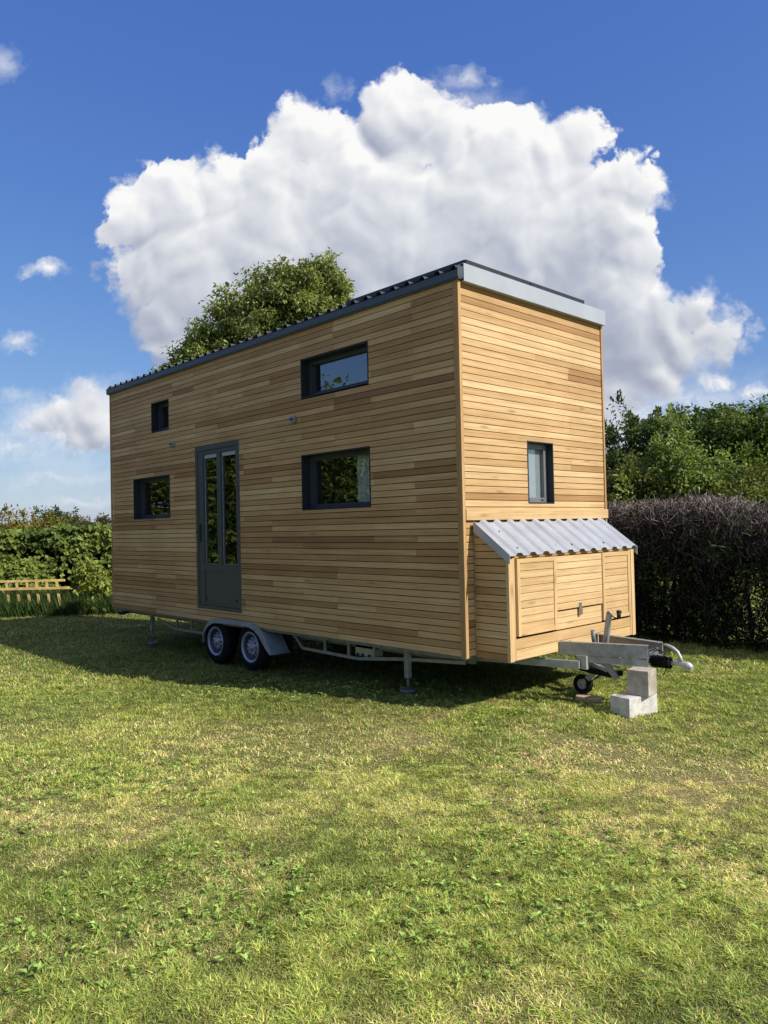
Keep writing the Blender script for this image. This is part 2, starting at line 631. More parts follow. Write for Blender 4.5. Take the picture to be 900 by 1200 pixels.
def side_window(o, name, sash=.052, rec=.135, handle=True):
    x0, x1, z0, z1 = o
    d = .0035
    mb = MB()    # sheet reveal lining the opening
    mb.box(x0 + .001, x0 + .014, -d, rec, z0 + .012, z1 - .012)
    mb.box(x1 - .014, x1 - .001, -d, rec, z0 + .012, z1 - .012)
    mb.box(x0 + .001, x1 - .001, -d, rec, z1 - .012, z1 - .001)
    mb.box(x0 + .001, x1 - .001, -d, rec, z0 + .001, z0 + .012)
    w = mb.build('window', M['anthracite_dark'], house)
    a0, a1, b0, b1 = x0 + .015, x1 - .015, z0 + .013, z1 - .013
    mb = MB()
    for (p0, p1, q0, q1) in ((a0, a0 + sash, b0, b1), (a1 - sash, a1, b0, b1), (a0 + sash, a1 - sash, b0, b0 + sash), (a0 + sash, a1 - sash, b1 - sash, b1)):
        mb.box(p0, p1, rec - .035, rec + .03, q0, q1)
    for (p0, p1, q0, q1) in ((a0 + sash, a0 + sash + .012, b0 + sash, b1 - sash), (a1 - sash - .012, a1 - sash, b0 + sash, b1 - sash)):
        mb.box(p0, p1, rec - .02, rec + .02, q0, q1)
    # two drain caps in the bottom rail
    for k in (.3, .7):
        xx = a0 + (a1 - a0) * k
        mb.box(xx - .018, xx + .018, rec - .04, rec - .034, b0 + .02, b0 + .032)
    mb.build('frame', M['anthracite'], w, bevel=.003)
    mb = MB()
    mb.sheet([(a0 + sash + .001, rec + .004, b0 + sash - .004), (a1 - sash - .001, rec + .004, b0 + sash - .004), (a1 - sash - .001, rec + .004, b1 - sash + .004), (a0 + sash + .001, rec + .004, b1 - sash + .004)])
    mb.build('pane', M['glass'], w, recalc=False)
    # slim bright spacer of the double glazing
    mb = MB()
    mb.box(a0 + sash + .0125, a0 + sash + .024, rec + .010, rec + .016, b0 + sash, b1 - sash)
    mb.build('glazing_spacer', M['steel'], w)
    return w


w_up = side_window(O_UP, 'window')
w_low = side_window(O_LOW, 'window')
w_small = side_window(O_SML, 'window')
w_kit = side_window(O_KIT, 'window')
tag(w_up, 'wide upper window reflecting blue sky')
tag(w_low, 'wide lower window with a white curtain at its right side')
tag(w_small, 'small square upper window at the far end')
tag(w_kit, 'lower window at the far end left of the door')

# curtain gathered at the right of the lower window
mb = MB()
n = 26
for i in range(n):
    xa = -1.64 + .40 * i / n
    xb = -1.64 + .40 * (i + 1) / n
    ya = .185 + .016 * math.sin(i * 1.3)
    yb = .185 + .016 * math.sin((i + 1) * 1.3)
    mb.quadbox([(xa, ya, 1.95), (xb, yb, 1.95), (xb, yb + .004, 1.95), (xa, ya + .004, 1.95), (xa, ya, 2.5), (xb, yb, 2.5), (xb, yb + .004, 2.5), (xa, ya + .004, 2.5)])
mb.build('curtain', M['white_cloth'], w_low)

# front window (in the short wall)
y0, y1, z0, z1 = O_FRONT
rec = .105
d = .0035
mb = MB()
mb.box(-rec, d, y0 + .001, y0 + .014, z0 + .012, z1 - .012)
mb.box(-rec, d, y1 - .014, y1 - .001, z0 + .012, z1 - .012)
mb.box(-rec, d, y0 + .001, y1 - .001, z1 - .012, z1 - .001)
mb.box(-rec, d, y0 + .001, y1 - .001, z0 + .001, z0 + .012)
wf = mb.build('window', M['anthracite_dark'], house)
tag(wf, 'narrow upright window above the locker with a pale blind')
a0, a1, b0, b1 = y0 + .015, y1 - .015, z0 + .013, z1 - .013
sash = .052
mb = MB()
for (p0, p1, q0, q1) in ((a0, a0 + sash, b0, b1), (a1 - sash, a1, b0, b1), (a0 + sash, a1 - sash, b0, b0 + sash), (a0 + sash, a1 - sash, b1 - sash, b1)):
    mb.box(-rec - .012, -rec + .03, p0, p1, q0, q1)
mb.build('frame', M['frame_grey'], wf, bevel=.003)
mb = MB()
mb.box(-rec + .0305, -rec + .036, (a0 + a1) / 2 + .1, (a0 + a1) / 2 + .135, b0 + .022, b0 + .034)
mb.build('drain_cap', M['plastic'], wf)
mb = MB()
mb.sheet([(-rec - .004, a0 + sash - .004, b0 + sash - .004), (-rec - .004, a1 - sash + .004, b0 + sash - .004), (-rec - .004, a1 - sash + .004, b1 - sash + .004), (-rec - .004, a0 + sash - .004, b1 - sash + .004)])
mb.build('pane', M['glass'], wf, recalc=False)
mb = MB()
mb.box(-rec - .022, -rec - .014, a0 + sash - .003, a1 - .045, b0 + sash - .003, b1 - sash + .003)
mb.build('blind', M['blind'], wf)

# door: one leaf with two tall panes and a solid bottom panel
x0, x1, z0, z1 = O_DOOR
mb = MB()
fwid = .052
mb.box(x0 + .001, x0 + fwid, .004, .09, z0, z1 - .002)
mb.box(x1 - fwid, x1 - .001, .004, .09, z0, z1 - .002)
mb.box(x0 + fwid, x1 - fwid, .004, .09, z1 - .07, z1 - .002)
mb.box(x0 + fwid, x1 - fwid, .004, .09, z0, z0 + .05)
door = mb.build('door', M['anthracite_door'], house, bevel=.002)
gx = [(-4.607, -4.257), (-4.162, -3.796)]
gz0, gz1 = 1.25, 2.735
mb = MB()
lx0, lx1, lz0, lz1 = x0 + fwid + .004, x1 - fwid - .004, z0 + .055, z1 - .075
rs = [(lx0, lx1, lz0, lz1)]
for g in gx: rs = subtract(rs, (g[0], g[1], gz0, gz1))
rs = subtract(rs, (-4.60, -3.80, .74, 1.165))
for r in rs: mb.box(r[0], r[1], .012, .075, r[2], r[3])
mb.box(-4.60, -3.80, .02, .07, .74, 1.165)
mb.build('leaf', M['anthracite_door'], door)
for g in gx:
    mb = MB()
    mb.sheet([(g[0] + .001, .046, gz0 + .001), (g[1] - .001, .046, gz0 + .001), (g[1] - .001, .046, gz1 - .001), (g[0] + .001, .046, gz1 - .001)])
    mb.build('pane', M['glass'], door, recalc=False)
mb = MB()
for g in gx:   # bright glazing edge and a roller blind box at the top
    mb.box(g[0] + .004, g[0] + .012, .034, .044, gz0 + .004, gz1 - .004)
    mb.box(g[0] + .004, g[1] - .004, .036, .044, gz0 + .002, gz0 + .010)
mb.build_each('glazing_bead', M['galv'], door)
mb = MB()
for g in gx:
    mb.box(g[0] + .014, g[1] - .006, .030, .044, gz1 - .055, gz1 - .006)
mb.build_each('blind_box', M['zinc'], door)
mb = MB()
mb.box(-4.735, -4.685, .000, .0115, 1.55, 1.80)
mb.tube([(-4.71, .0, 1.69), (-4.71, -.045, 1.69), (-4.70, -.05, 1.69), (-4.60, -.05, 1.69)], .010, 8)
mb.build('handle', M['plastic'], door)
mb = MB()
for (xx, zz) in ((-4.57, .79), (-3.83, .79)):
    mb.lathe((xx, .0115, zz), [(.0, .0001), (-.006, .012), (.0, .018)], 'y', 12)
    mb.cut = getattr(mb, 'cut', [(0, 0)])
    mb.mark()
mb.build_each('screw_cap', M['plastic'], door)

# two small lamp fittings on the long wall
for xx, zz in ((-5.388, 2.95), (-2.516, 2.964)):
    mb = MB()
    mb.box(xx - .052, xx + .052, -.045, -.001, zz - .034, zz + .034)
    lamp = mb.build('wall_lamp', M['galv'], house, bevel=.004)
    mb = MB()
    mb.box(xx - .032, xx + .034, -.0485, -.0452, zz - .010, zz + .012)
    mb.build('slot', M['plastic'], lamp)

# roof: profiled sheet with ribs across the house, slate flashing along the eave, pale fascia in front
ZR = ZT + .078
mb = MB()
nr = 38
px = (LEN + .08) / nr
prof = []
for i in range(nr):
    xa = -LEN - .04 + i * px
    prof += [(xa, 0), (xa + px * .58, 0), (xa + px * .68, .036), (xa + px * .90, .036)]
prof.append((.04, 0))
lo_ = [(p, ZR + q) for p, q in prof]
poly = lo_ + [(p, z - .003) for p, z in reversed(lo_)]
b = 0
for (pa, za), (pb, zb) in zip(lo_[:-1], lo_[1:]):
    mb.quadbox([(pa, -.052, za - .003), (pb, -.052, zb - .003), (pb, WID + .008, zb - .003), (pa, WID + .008, za - .003),
                (pa, -.052, za), (pb, -.052, zb), (pb, WID + .008, zb), (pa, WID + .008, za)])
roof = mb.build('roof', M['slate_roof'], house)
mb = MB()
mb.box(-LEN - .045, .047, -.044, -.036, ZT + .004, ZR - .006)
mb.box(-LEN - .045, .047, -.0355, .02, ZT + .004, ZT + .012)
mb.box(.0475, .0495, -.044, .0345, ZT + .004, ZR + .030)
mb.box(-LEN - .045, .047, -.0355, .02, ZT - .010, ZT + .0035)
mb.build('eave_flashing', M['slate_flash'], roof)
mb = MB()
mb.box(.050, .056, .035, WID + .012, ZT - .022, ZR + .064)
mb.box(-.03, .0495, .035, WID + .012, ZR + .058, ZR + .064)
mb.box(.0, .0495, .040, WID + .010, ZT - .020, ZT - .014)
mb.build('fascia', M['zinc_flash'], roof)
mb = MB()
mb.box(-LEN - .05, -LEN - .044, -.02, WID + .03, ZT - .01, ZR + .045)
mb.build('rear_fascia', M['slate_flash'], roof)
for k, (sy0, sy1) in enumerate(((.10, 1.105), (1.118, 2.12))):
    mb = MB()
    mb.box(-1.66, .012, sy0, sy1, ZR + .103, ZR + .111)
    sp_ = mb.build('solar_panel', M['panel'], house)
    mb = MB()
    for (p0, p1, q0, q1) in ((.0125, .030, sy0, sy1), (-1.68, -1.6605, sy0, sy1), (-1.66, .012, sy0 - .006, sy0 - .0005), (-1.66, .012, sy1 + .0005, sy1 + .006)):
        mb.box(p0, p1, q0, q1, ZR + .072, ZR + .118)
    mb.build('panel_frame', M['panel_frame'], sp_)

# weather board above the locker roof
mb = MB()
mb.box(.0025, .026, .028, WID + .012, 1.744, 1.846, (.78, .35, .5))
mb.build('weather_board', M['wood_y'], house, bevel=.003)

# ---------------------------------------------------------------- locker on the front wall
BX0, BX1, BY0, BY1, BZ0 = .004, .40, .145, 2.362, .478
mb = MB()
mb.box(BX0, BX1 - .04, BY0 + .022, BY1 - .022, BZ0 + .01, 1.385)
lk = mb.build('storage_locker', M['membrane'], house)
sides = [MB(), MB()]
# near side: boards cut to the slope of the roof
z = BZ0
while z < 1.70:
    t = plank_tint(.15, .85)
    zt = z + PITCH - GAP
    def xr(zz): return BX1 - .034 if zz < 1.42 else BX1 - .034 - (zz - 1.42) * 1.25
    xa, xb = xr(z), xr(zt)
    if xb > .03:
        for mb, yy0, yy1 in ((sides[0], BY0, BY0 + .02), (sides[1], BY1 - .02, BY1)):
            mb.quadbox([(BX0, yy0, z), (xa, yy0, z), (xa, yy1, z), (BX0, yy1, z), (BX0, yy0, zt), (xb, yy0, zt), (xb, yy1, zt), (BX0, yy1, zt)], t)
    z += PITCH
for q_ in sides:
    q_.build('side_boarding', M['wood_x'], lk)
mb = MB()
mb.box(BX1 - .033, BX1 + .002, BY0 - .006, BY0 + .058, BZ0 - .006, 1.40, (.85, .3, .1))
mb.box(BX1 - .033, BX1 - .004, BY0 + .0585, BY0 + .09, BZ0, 1.395, (.7, .8, .1))
mb.box(BX1 - .033, BX1 + .002, BY1 - .058, BY1 + .006, BZ0 - .006, 1.40, (.9, .5, .1))
mb.box(BX1 - .033, BX1 - .004, BY1 - .095, BY1 - .0585, BZ0, 1.395, (.75, .2, .1))
mb.build_each('corner_post', M['wood_z'], lk, bevel=.003)
yi0, yi1 = BY0 + .091, BY1 - .096
mb = MB()   # fixed boards: bottom, below the hatch, header
mb.box(BX1 - .03, BX1 - .006, yi0, yi1, BZ0, .570, (.85, .31, .4))
mb.box(BX1 - .03, BX1 - .007, yi0, yi1, .576, .668, (.62, .77, .4))
z = .682
for k in range(3):
    mb.box(BX1 - .03, BX1 - .006 - .001 * k, .868, 1.688, z, z + .054, plank_tint(.55, .95))
    z += .0575
mb.box(BX1 - .03, BX1 - .004, yi0, yi1, 1.392, 1.432, (.35, .11, .4))
mb.build_each('front_board', M['wood_y'], lk)


def locker_door(ya, yb, name, border, proud, lab):
    mb = MB()
    x1_ = BX1 + proud
    bw = .042 if border else .0
    z = .692 + bw
    top = 1.386 - bw
    npl = max(1, round((top - z) / .0655))
    ph = (top - z) / npl
    for k in range(npl):
        mb.box(BX1 - .03, x1_ - (.008 if border else .0) - random.uniform(0, .0015), ya + bw + .001, yb - bw - .001, z + .0015, z + ph - .0035, plank_tint(.6, 1.0))
        z += ph
    dd = mb.build(name, M['wood_y'], lk)
    tag(dd, lab)
    if border:
        mb = MB()
        mb.box(BX1 - .028, x1_, ya, ya + bw, .692, 1.386, (.85, .2, .2))
        mb.box(BX1 - .028, x1_, yb - bw, yb, .692, 1.386, (.8, .6, .2))
        mb.build_each('stile', M['wood_z'], dd, bevel=.002)
        mb = MB()
        mb.box(BX1 - .028, x1_ - .001, ya + bw, yb - bw, .692, .692 + bw, (.82, .4, .2))
        mb.box(BX1 - .028, x1_ - .001, ya + bw, yb - bw, 1.386 - bw, 1.386, (.74, .9, .2))
        mb.build_each('rail', M['wood_y'], dd, bevel=.002)
    return dd


locker_door(.243, .858, 'locker_door', True, .020, 'left locker door framed with a border')
locker_door(1.702, 2.262, 'locker_door', True, .012, 'right locker door framed with a border')
mb = MB()
z = .868
for k in range(8):
    mb.box(BX1 - .03, BX1 + .010 - random.uniform(0, .0015), .872, 1.688, z + .0015, z + .0648 - .0035, plank_tint(.6, 1.0))
    z += .0648
hatch = mb.build('hatch', M['wood_y'], lk)
mb = MB()
mb.box(BX1 + .0105, BX1 + .018, 1.245, 1.285, .79, .915)
mb.box(BX1 + .0185, BX1 + .032, 1.252, 1.278, .80, .86)
mb.build('latch', M['steel'], hatch, bevel=.002)
# locker roof: galvanised profiled sheet falling forwards
mb = MB()
nb = 11
wy = (BY1 - BY0 + .05) / nb
prof = []
for i in range(nb):
    ya = BY0 - .025 + i * wy
    prof += [(ya, .0), (ya + wy * .40, .0), (ya + wy * .54, .026), (ya + wy * .84, .026)]
prof.append((BY1 + .025, .0))
S0, S1 = (.0275, 1.722), (.435, 1.418)
for (pa, qa), (pb, qb) in zip(prof[:-1], prof[1:]):
    v = []
    for dz in (-.003, 0):
        v += [(S0[0], pa, S0[1] + qa + dz), (S0[0], pb, S0[1] + qb + dz), (S1[0], pb, S1[1] + qb + dz), (S1[0], pa, S1[1] + qa + dz)]
    mb.quadbox([v[0], v[3], v[2], v[1], v[4], v[7], v[6], v[5]])
lr = mb.build('locker_roof', M['zinc'], lk)
mb = MB()
for yy in (BY0 - .030, BY1 + .0255):
    mb.quadbox([(S0[0], yy, S0[1] - .085), (S1[0], yy, S1[1] - .075), (S1[0], yy + .004, S1[1] - .075), (S0[0], yy + .004, S0[1] - .085),
                (S0[0], yy, S0[1] + .012), (S1[0], yy, S1[1] + .012), (S1[0], yy + .004, S1[1] + .012), (S0[0], yy + .004, S0[1] + .012)])
mb.build_each('side_flashing', M['zinc_flash'], lr)
mb = MB()
for k in range(7):
    yy = BY0 + .2 + k * .3
    for tt in ((.30, .78)[k % 2], .8):
        xx = S0[0] + (S1[0] - S0[0]) * tt
        zz = S0[1] + (S1[1] - S0[1]) * tt + .004
        mb.lathe((xx, yy, zz), [(0, .011), (.007, .010), (.009, .0001)], 'z', 8)
        mb.mark()
mb.build_each('roof_screw', M['galv_dark'], lr)

# ---------------------------------------------------------------- trailer
mb = MB()
for yy in (.30, 2.20):
    mb.bar((-LEN + .05, yy, .42), (-.15, yy, .42), .06, .085)
for xx in np.arange(-7.1, -.2, .86):
    mb.bar((xx, .331, .425), (xx, 2.169, .425), .05, .06)
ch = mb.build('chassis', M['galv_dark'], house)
mb = MB()   # bent side rail with uprights, both sides
for yy in (.245, 2.255):
    for pts in ([(-6.42, yy, .36), (-5.90, yy, .25), (-4.95, yy, .25)], [(-2.90, yy, .40), (-2.76, yy, .275), (-1.76, yy, .258), (-1.02, yy, .335), (-.22, yy, .388)]):
        mb = MB()
        for a, b_ in zip(pts[:-1], pts[1:]):
            mb.bar(a, b_, .02, .034)
        mb.build('side_rail', M['galv_green'], house)
    for xx, zz in ((-5.83, .25), (-5.40, .25), (-2.34, .265), (-1.92, .262), (-1.50, .29)):
        mb = MB()
        mb.bar((xx, yy + .002, zz + .018), (xx, yy + .002, .47), .018, .034, upv=(1, 0, 0))
        mb.build('rail_upright', M['galv_green'], house)
mb = MB()
mb.box(-1.84, -1.545, .27, .42, .285, .47)
jb = mb.build('battery_box', M['cream'], house, bevel=.008)
mb = MB()
for xx in (-1.79, -1.71, -1.6):
    mb.box(xx - .018, xx + .018, .258, .2695, .288, .315)
mb.build_each('box_clip', M['plastic'], jb)
mb = MB()
mb.tube([(-1.4, .4, .44), (-1.25, .38, .36), (-1.1, .42, .37), (-.8, .4, .41), (-.6, .5, .40), (-.3, .45, .42)], .022, 8)
mb.mark()
mb.tube([(-2.7, .5, .42), (-2.4, .45, .33), (-2.0, .5, .34)], .03, 8)
mb.mark()
mb.build_each('hose', M['plastic'], house)
for (xx, yy) in ((-1.0, .25), (-6.69, .28), (-1.0, 2.25), (-6.69, 2.25)):
    g = float(gz(xx, yy))
    mb = MB()
    mb.bar((xx, yy, .145), (xx, yy, ZB - .036), .056, .056, upv=(1, 0, 0))
    mb.box(xx + .03, xx + .045, yy - .02, yy + .02, .30, ZB - .036)
    lg = mb.build('support_leg', M['galv_green'], house, bevel=.004)
    mb = MB()
    mb.tube([(xx, yy, g + .02), (xx, yy, .15)], .015, 12)
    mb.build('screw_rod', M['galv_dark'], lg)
    mb = MB()
    mb.lathe((xx, yy, g), [(0, .0001), (0, .085), (.028, .085), (.034, .07), (.036, .0001)], 'z', 24)
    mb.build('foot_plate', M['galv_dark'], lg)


def wheel(xc, yc, out):
    g = float(gz(xc, yc))
    zc = .235
    r = zc - g - .005
    s = -out
    prof = [(.02, .185), (.005, .195), (0, .215), (.004, .26), (.02, r - .012), (.035, r - .002), (.06, r), (.11, r), (.15, r), (.165, r - .012), (.18, .26), (.185, .2), (.16, .185)]
    mb = MB()
    mb.lathe((xc, yc, zc), [(a * s, b_) for a, b_ in prof], 'y', 48)
    for k in range(60):       # tread blocks
        a = 2 * PI * k / 60
        for w0, w1 in ((.045, .085), (.095, .135)):
            ca, sa = math.cos(a), math.sin(a)
            c2, s2 = math.cos(a + .06), math.sin(a + .06)
            q = []
            for rr in (r - .003, r + .004):
                q += [(xc + rr * ca, yc + s * w0, zc + rr * sa), (xc + rr * c2, yc + s * w0, zc + rr * s2), (xc + rr * c2, yc + s * w1, zc + rr * s2), (xc + rr * ca, yc + s * w1, zc + rr * sa)]
            mb.quadbox(q)
    wh = mb.build('wheel', M['rubber'], house)
    mb = MB()
    lip = [(.0, .194), (-.006, .189), (-.003, .180), (.008, .174), (.012, .162)]
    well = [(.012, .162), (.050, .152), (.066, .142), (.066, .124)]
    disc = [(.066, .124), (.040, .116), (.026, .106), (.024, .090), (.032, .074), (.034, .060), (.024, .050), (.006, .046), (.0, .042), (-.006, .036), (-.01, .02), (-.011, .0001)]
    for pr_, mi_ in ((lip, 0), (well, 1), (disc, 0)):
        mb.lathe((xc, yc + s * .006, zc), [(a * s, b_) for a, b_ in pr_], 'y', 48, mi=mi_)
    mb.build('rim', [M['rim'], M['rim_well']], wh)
    if out > 0:
        return
    mb = MB()
    for k in range(10):
        a = 2 * PI * k / 10
        mb.lathe((xc + .098 * math.cos(a), yc + s * (.006 + .022), zc + .098 * math.sin(a)), [(0, .0001), (0, .0125), (.008 * s, .0125)], 'y', 10)
        mb.mark()
    mb.build_each('rim_hole', M['rim_dark'], wh)
    mb = MB()
    for k in range(5):
        a = 2 * PI * k / 5 + .3
        mb.lathe((xc + .072 * math.cos(a), yc + s * (.006 + .026), zc + .072 * math.sin(a)), [(-.014 * s, .0001), (-.014 * s, .009), (0, .011)], 'y', 6)
        mb.mark()
    mb.build_each('wheel_nut', M['steel'], wh)


for xc in (-4.35, -3.53):
    wheel(xc, .0, -1)
    wheel(xc, 2.5, 1)


def mudguard(out):
    """double arch guard: a rolled lip standing just outside the wall, a sheet running inwards over the tyres"""
    outer = [(-4.630, .20), (-4.619, .284), (-4.592, .363), (-4.516, .445), (-4.411, .514), (-4.338, .540), (-4.015, .553), (-3.695, .552), (-3.439, .541), (-3.316, .512), (-3.220, .457), (-3.139, .370), (-3.075, .290), (-3.014, .200)]
    inner = [(-4.612, .19), (-4.600, .270), (-4.557, .345), (-4.476, .418), (-4.388, .462), (-4.320, .481), (-4.017, .494), (-3.697, .495), (-3.491, .490), (-3.379, .462), (-3.283, .402), (-3.205, .325), (-3.131, .252), (-3.048, .192)]
    mb = MB()
    f_ = (lambda y: y) if out < 0 else (lambda y: WID - y)
    for k in range(len(outer) - 1):
        (xa, za), (xb, zb) = outer[k], outer[k + 1]
        (ia, ja), (ib, jb_) = inner[k], inner[k + 1]
        mb.quadbox([(ia, f_(-.036), ja), (ib, f_(-.036), jb_), (ib, f_(-.031), jb_), (ia, f_(-.031), ja), (xa, f_(-.030), za), (xb, f_(-.030), zb), (xb, f_(-.026), zb), (xa, f_(-.026), za)])
        y1_ = -.0035 if max(za, zb) > .487 else .235
        mb.quadbox([(xa, f_(-.026), za - .004), (xb, f_(-.026), zb - .004), (xb, f_(y1_), zb - .004), (xa, f_(y1_), za - .004), (xa, f_(-.026), za), (xb, f_(-.026), zb), (xb, f_(y1_), zb), (xa, f_(y1_), za)])
    return mb.build('mudguard', M['guard'], house)


mudguard(-1)
mudguard(1)
mb = MB()
for xx in (-4.35, -3.53):
    mb.tube([(xx, .2, .235), (xx, 2.23, .235)], .04, 12)
    mb.mark()
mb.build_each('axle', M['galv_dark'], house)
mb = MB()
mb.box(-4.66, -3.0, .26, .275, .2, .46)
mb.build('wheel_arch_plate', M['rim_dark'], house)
mb = MB()   # dark hook shaped bracket of the tail lights hanging below the rear edge
mb.tube([(-7.30, .28, .46), (-7.36, .24, .44), (-7.42, .18, .40), (-7.47, .14, .385), (-7.52, .12, .39), (-7.55, .115, .41)], [.03, .032, .034, .032, .028, .02], 10)
mb.mark()
mb.tube([(-7.0, .5, .47), (-6.9, .5, .42), (-6.7, .5, .40)], .03, 8)
mb.mark()
mb.build_each('tail_light_bracket', M['plastic'], house)

# drawbar: low A frame, raised adjustable frame, coupling
mb = MB()
dbar = None
for s in (-1, 1):
    yc = 1.25
    mb = MB()
    mb.bar((-1.0, yc + s * .93, .405), (.62, yc + s * .36, .375), .05, .07)
    q_ = mb.build('drawbar' if dbar is None else 'drawbar_rail', M['galv_green'], dbar or house)
    dbar = dbar or q_
for s in (-1, 1):
    a = (.405, 1.25 + s * .355, .513)
    b_ = (1.19, 1.25 + s * .145, .523)
    mb = MB()       # C section: web and two flanges
    mb.bar(a, b_, .008, .118)
    n_ = Vector((b_[0] - a[0], b_[1] - a[1], 0)).normalized()
    inw = Vector((-n_.y, n_.x, 0)) * (1 if s < 0 else -1)
    for dz in (-.056, .056):
        aa = Vector(a) + inw * .03 + Vector((0, 0, dz))
        bb = Vector(b_) + inw * .03 + Vector((0, 0, dz))
        mb.bar(aa, bb, .05, .006)
    mb.build('raised_beam', M['galv'], dbar)
    mb = MB()
    mb.bar((.60, 1.25 + s * .29, .423), (1.185, 1.25 + s * .135, .423), .012, .062)
    mb.bar((.60, 1.25 + s * .275, .396), (1.185, 1.25 + s * .12, .396), .04, .006)
    mb.build('lower_beam', M['galv'], dbar)
    mb = MB()
    mb.bar((.62, 1.25 + s * .30, .33), (.62, 1.25 + s * .30, .455), .05, .10, upv=(1, 0, 0))
    mb.build('link_plate', M['galv_green'], dbar)
mb = MB()
mb.bar((.50, 1.02, .42), (.80, 1.08, .315), .02, .03)
mb.bar((.58, .98, .41), (.93, 1.10, .36), .02, .02)
mb.bar((.78, 1.06, .40), (.90, 1.08, .25), .03, .05)
mb.build_each('parallel_arm', M['galv_green'], dbar)
mb = MB()
mb.tube([(.40, 1.10, .335), (.50, 1.10, .318), (.66, 1.10, .30), (.80, 1.11, .285), (.92, 1.13, .30)], [.028, .04, .042, .038, .025], 12)
mb.build('gas_strut', M['rubber'], dbar)
mb = MB()
mb.bar((1.15, 1.12, .47), (1.15, 1.38, .47), .012, .12)
mb.build('end_plate', M['galv_dark'], dbar)
mb = MB()
mb.tube([(1.16, 1.2, .52), (1.22, 1.2, .55), (1.28, 1.21, .50), (1.34, 1.22, .47)], .006, 6)
mb.mark()
mb.tube([(1.16, 1.28, .51), (1.22, 1.27, .53), (1.27, 1.27, .50), (1.30, 1.26, .46)], .006, 6)
mb.mark()
mb.tube([(1.2, 1.2, .39), (1.22, 1.19, .32), (1.26, 1.2, .29), (1.29, 1.21, .33), (1.31, 1.22, .39)], .004, 6)
mb.mark()
mb.build_each('cable', M['plastic'], dbar)
mb = MB()
pf = []
for k in range(6):
    xx = 1.156 + k * .031
    pf += [(xx, .036), (xx + .008, .055), (xx + .020, .055), (xx + .029, .036)]
mb.lathe((0, 1.25, .425), pf, 'x', 22)
mb.build('bellows', M['rubber'], dbar)
mb = MB()
mb.tube([(1.33, 1.25, .425), (1.40, 1.25, .425), (1.46, 1.25, .425), (1.50, 1.25, .415), (1.53, 1.25, .40)], [.020, .022, .028, .034, .024], 14)
mb.lathe((1.485, 1.25, .385), [(0, .028), (.03, .038), (.055, .034), (.066, .016), (.067, .0001)], 'z', 18)
cp = mb.build('coupling', M['cast'], dbar)
mb = MB()
mb.tube([(1.275, 1.25, .585), (1.31, 1.25, .578), (1.36, 1.25, .56), (1.40, 1.25, .53), (1.425, 1.25, .48), (1.435, 1.25, .45)], [.010, .014, .015, .015, .016, .018], 10)
mb.build('coupling_lever', M['cast'], cp)
mb = MB()
mb.bar((.71, 1.20, .50), (.765, 1.20, .835), .035, .05, upv=(1, 0, 0))
mb.tube([(.765, 1.19, .83), (.765, 1.205, .838)], .028, 12)
hb = mb.build('handbrake', M['galv'], dbar, bevel=.004)
mb = MB()
mb.tube([(.768, 1.2, .825), (.815, 1.2, .80), (.86, 1.2, .79)], .006, 6)
mb.tube([(.862, 1.2, .80), (.866, 1.2, .85)], [.017, .022], 12)
mb.lathe((.866, 1.2, .845), [(0, .022), (.012, .026), (.024, .022), (.028, .0001)], 'z', 14)
mb.build('handle_knob', M['plastic'], hb)
mb = MB()
mb.tube([(.60, 1.22, .45), (.575, 1.22, .60), (.573, 1.22, .66)], .022, 12)
mb.tube([(.60, 1.22, .46), (.66, 1.2, .24), (.50, 1.2, .13)], [.022, .024, .02], 12)
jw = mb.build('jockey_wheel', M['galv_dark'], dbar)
mb = MB()
mb.lathe((.458, 1.185, .128), [(.0, .05), (-.012, .055), (-.018, .075), (-.010, .092), (.02, .096), (.05, .092), (.056, .07), (.05, .05)], 'y', 26)
mb.build('tyre', M['rubber'], jw)
mb = MB()
mb.lathe((.458, 1.185, .128), [(-.004, .056), (.004, .04), (.0, .02), (-.008, .015), (-.008, .0001)], 'y', 20)
mb.bar((.458, 1.172, .128), (.60, 1.185, .26), .012, .05)
mb.build('rim', M['galv'], jw)

# ---------------------------------------------------------------- blocks under the drawbar


def block(name, loc, rz, dims, mat, holes=False):
    lx, ly, lz = dims
    n = 14
    mb = MB()
    mb.box(-lx / 2, lx / 2, -ly / 2, ly / 2, 0, lz)
    o = mb.build(name, mat, None, bevel=.006)
    o.location = loc
    o.rotation_euler.z = rz
    return o


bl = block('concrete_block', (1.12, .963, -.030), R(-11), (.214, .375, .195), M['concrete'])
tag(bl, 'pale grey concrete block lying on the grass under the other block', 'concrete block', 'concrete blocks propping the drawbar')
mb = MB()
mb.lathe((-.02, -.13, .1952), [(0, .0001), (.0008, .045)], 'z', 20)
mb.build('damp_stain', M['concrete2'], bl)
bu = block('concrete_block', (1.175, 1.015, .1655), R(7), (.195, .20, .2235), M['concrete2'])
tag(bu, 'browner upright concrete block stacked on top, directly beneath the steel drawbar', 'concrete block', 'concrete blocks propping the drawbar')
ow = block('wood_block', (.56, 1.13, -.02), R(28), (.24, .13, .052), M['oldwood'])
tag(ow, 'flat wooden offcut on the grass under the small jockey wheel', 'wood block')

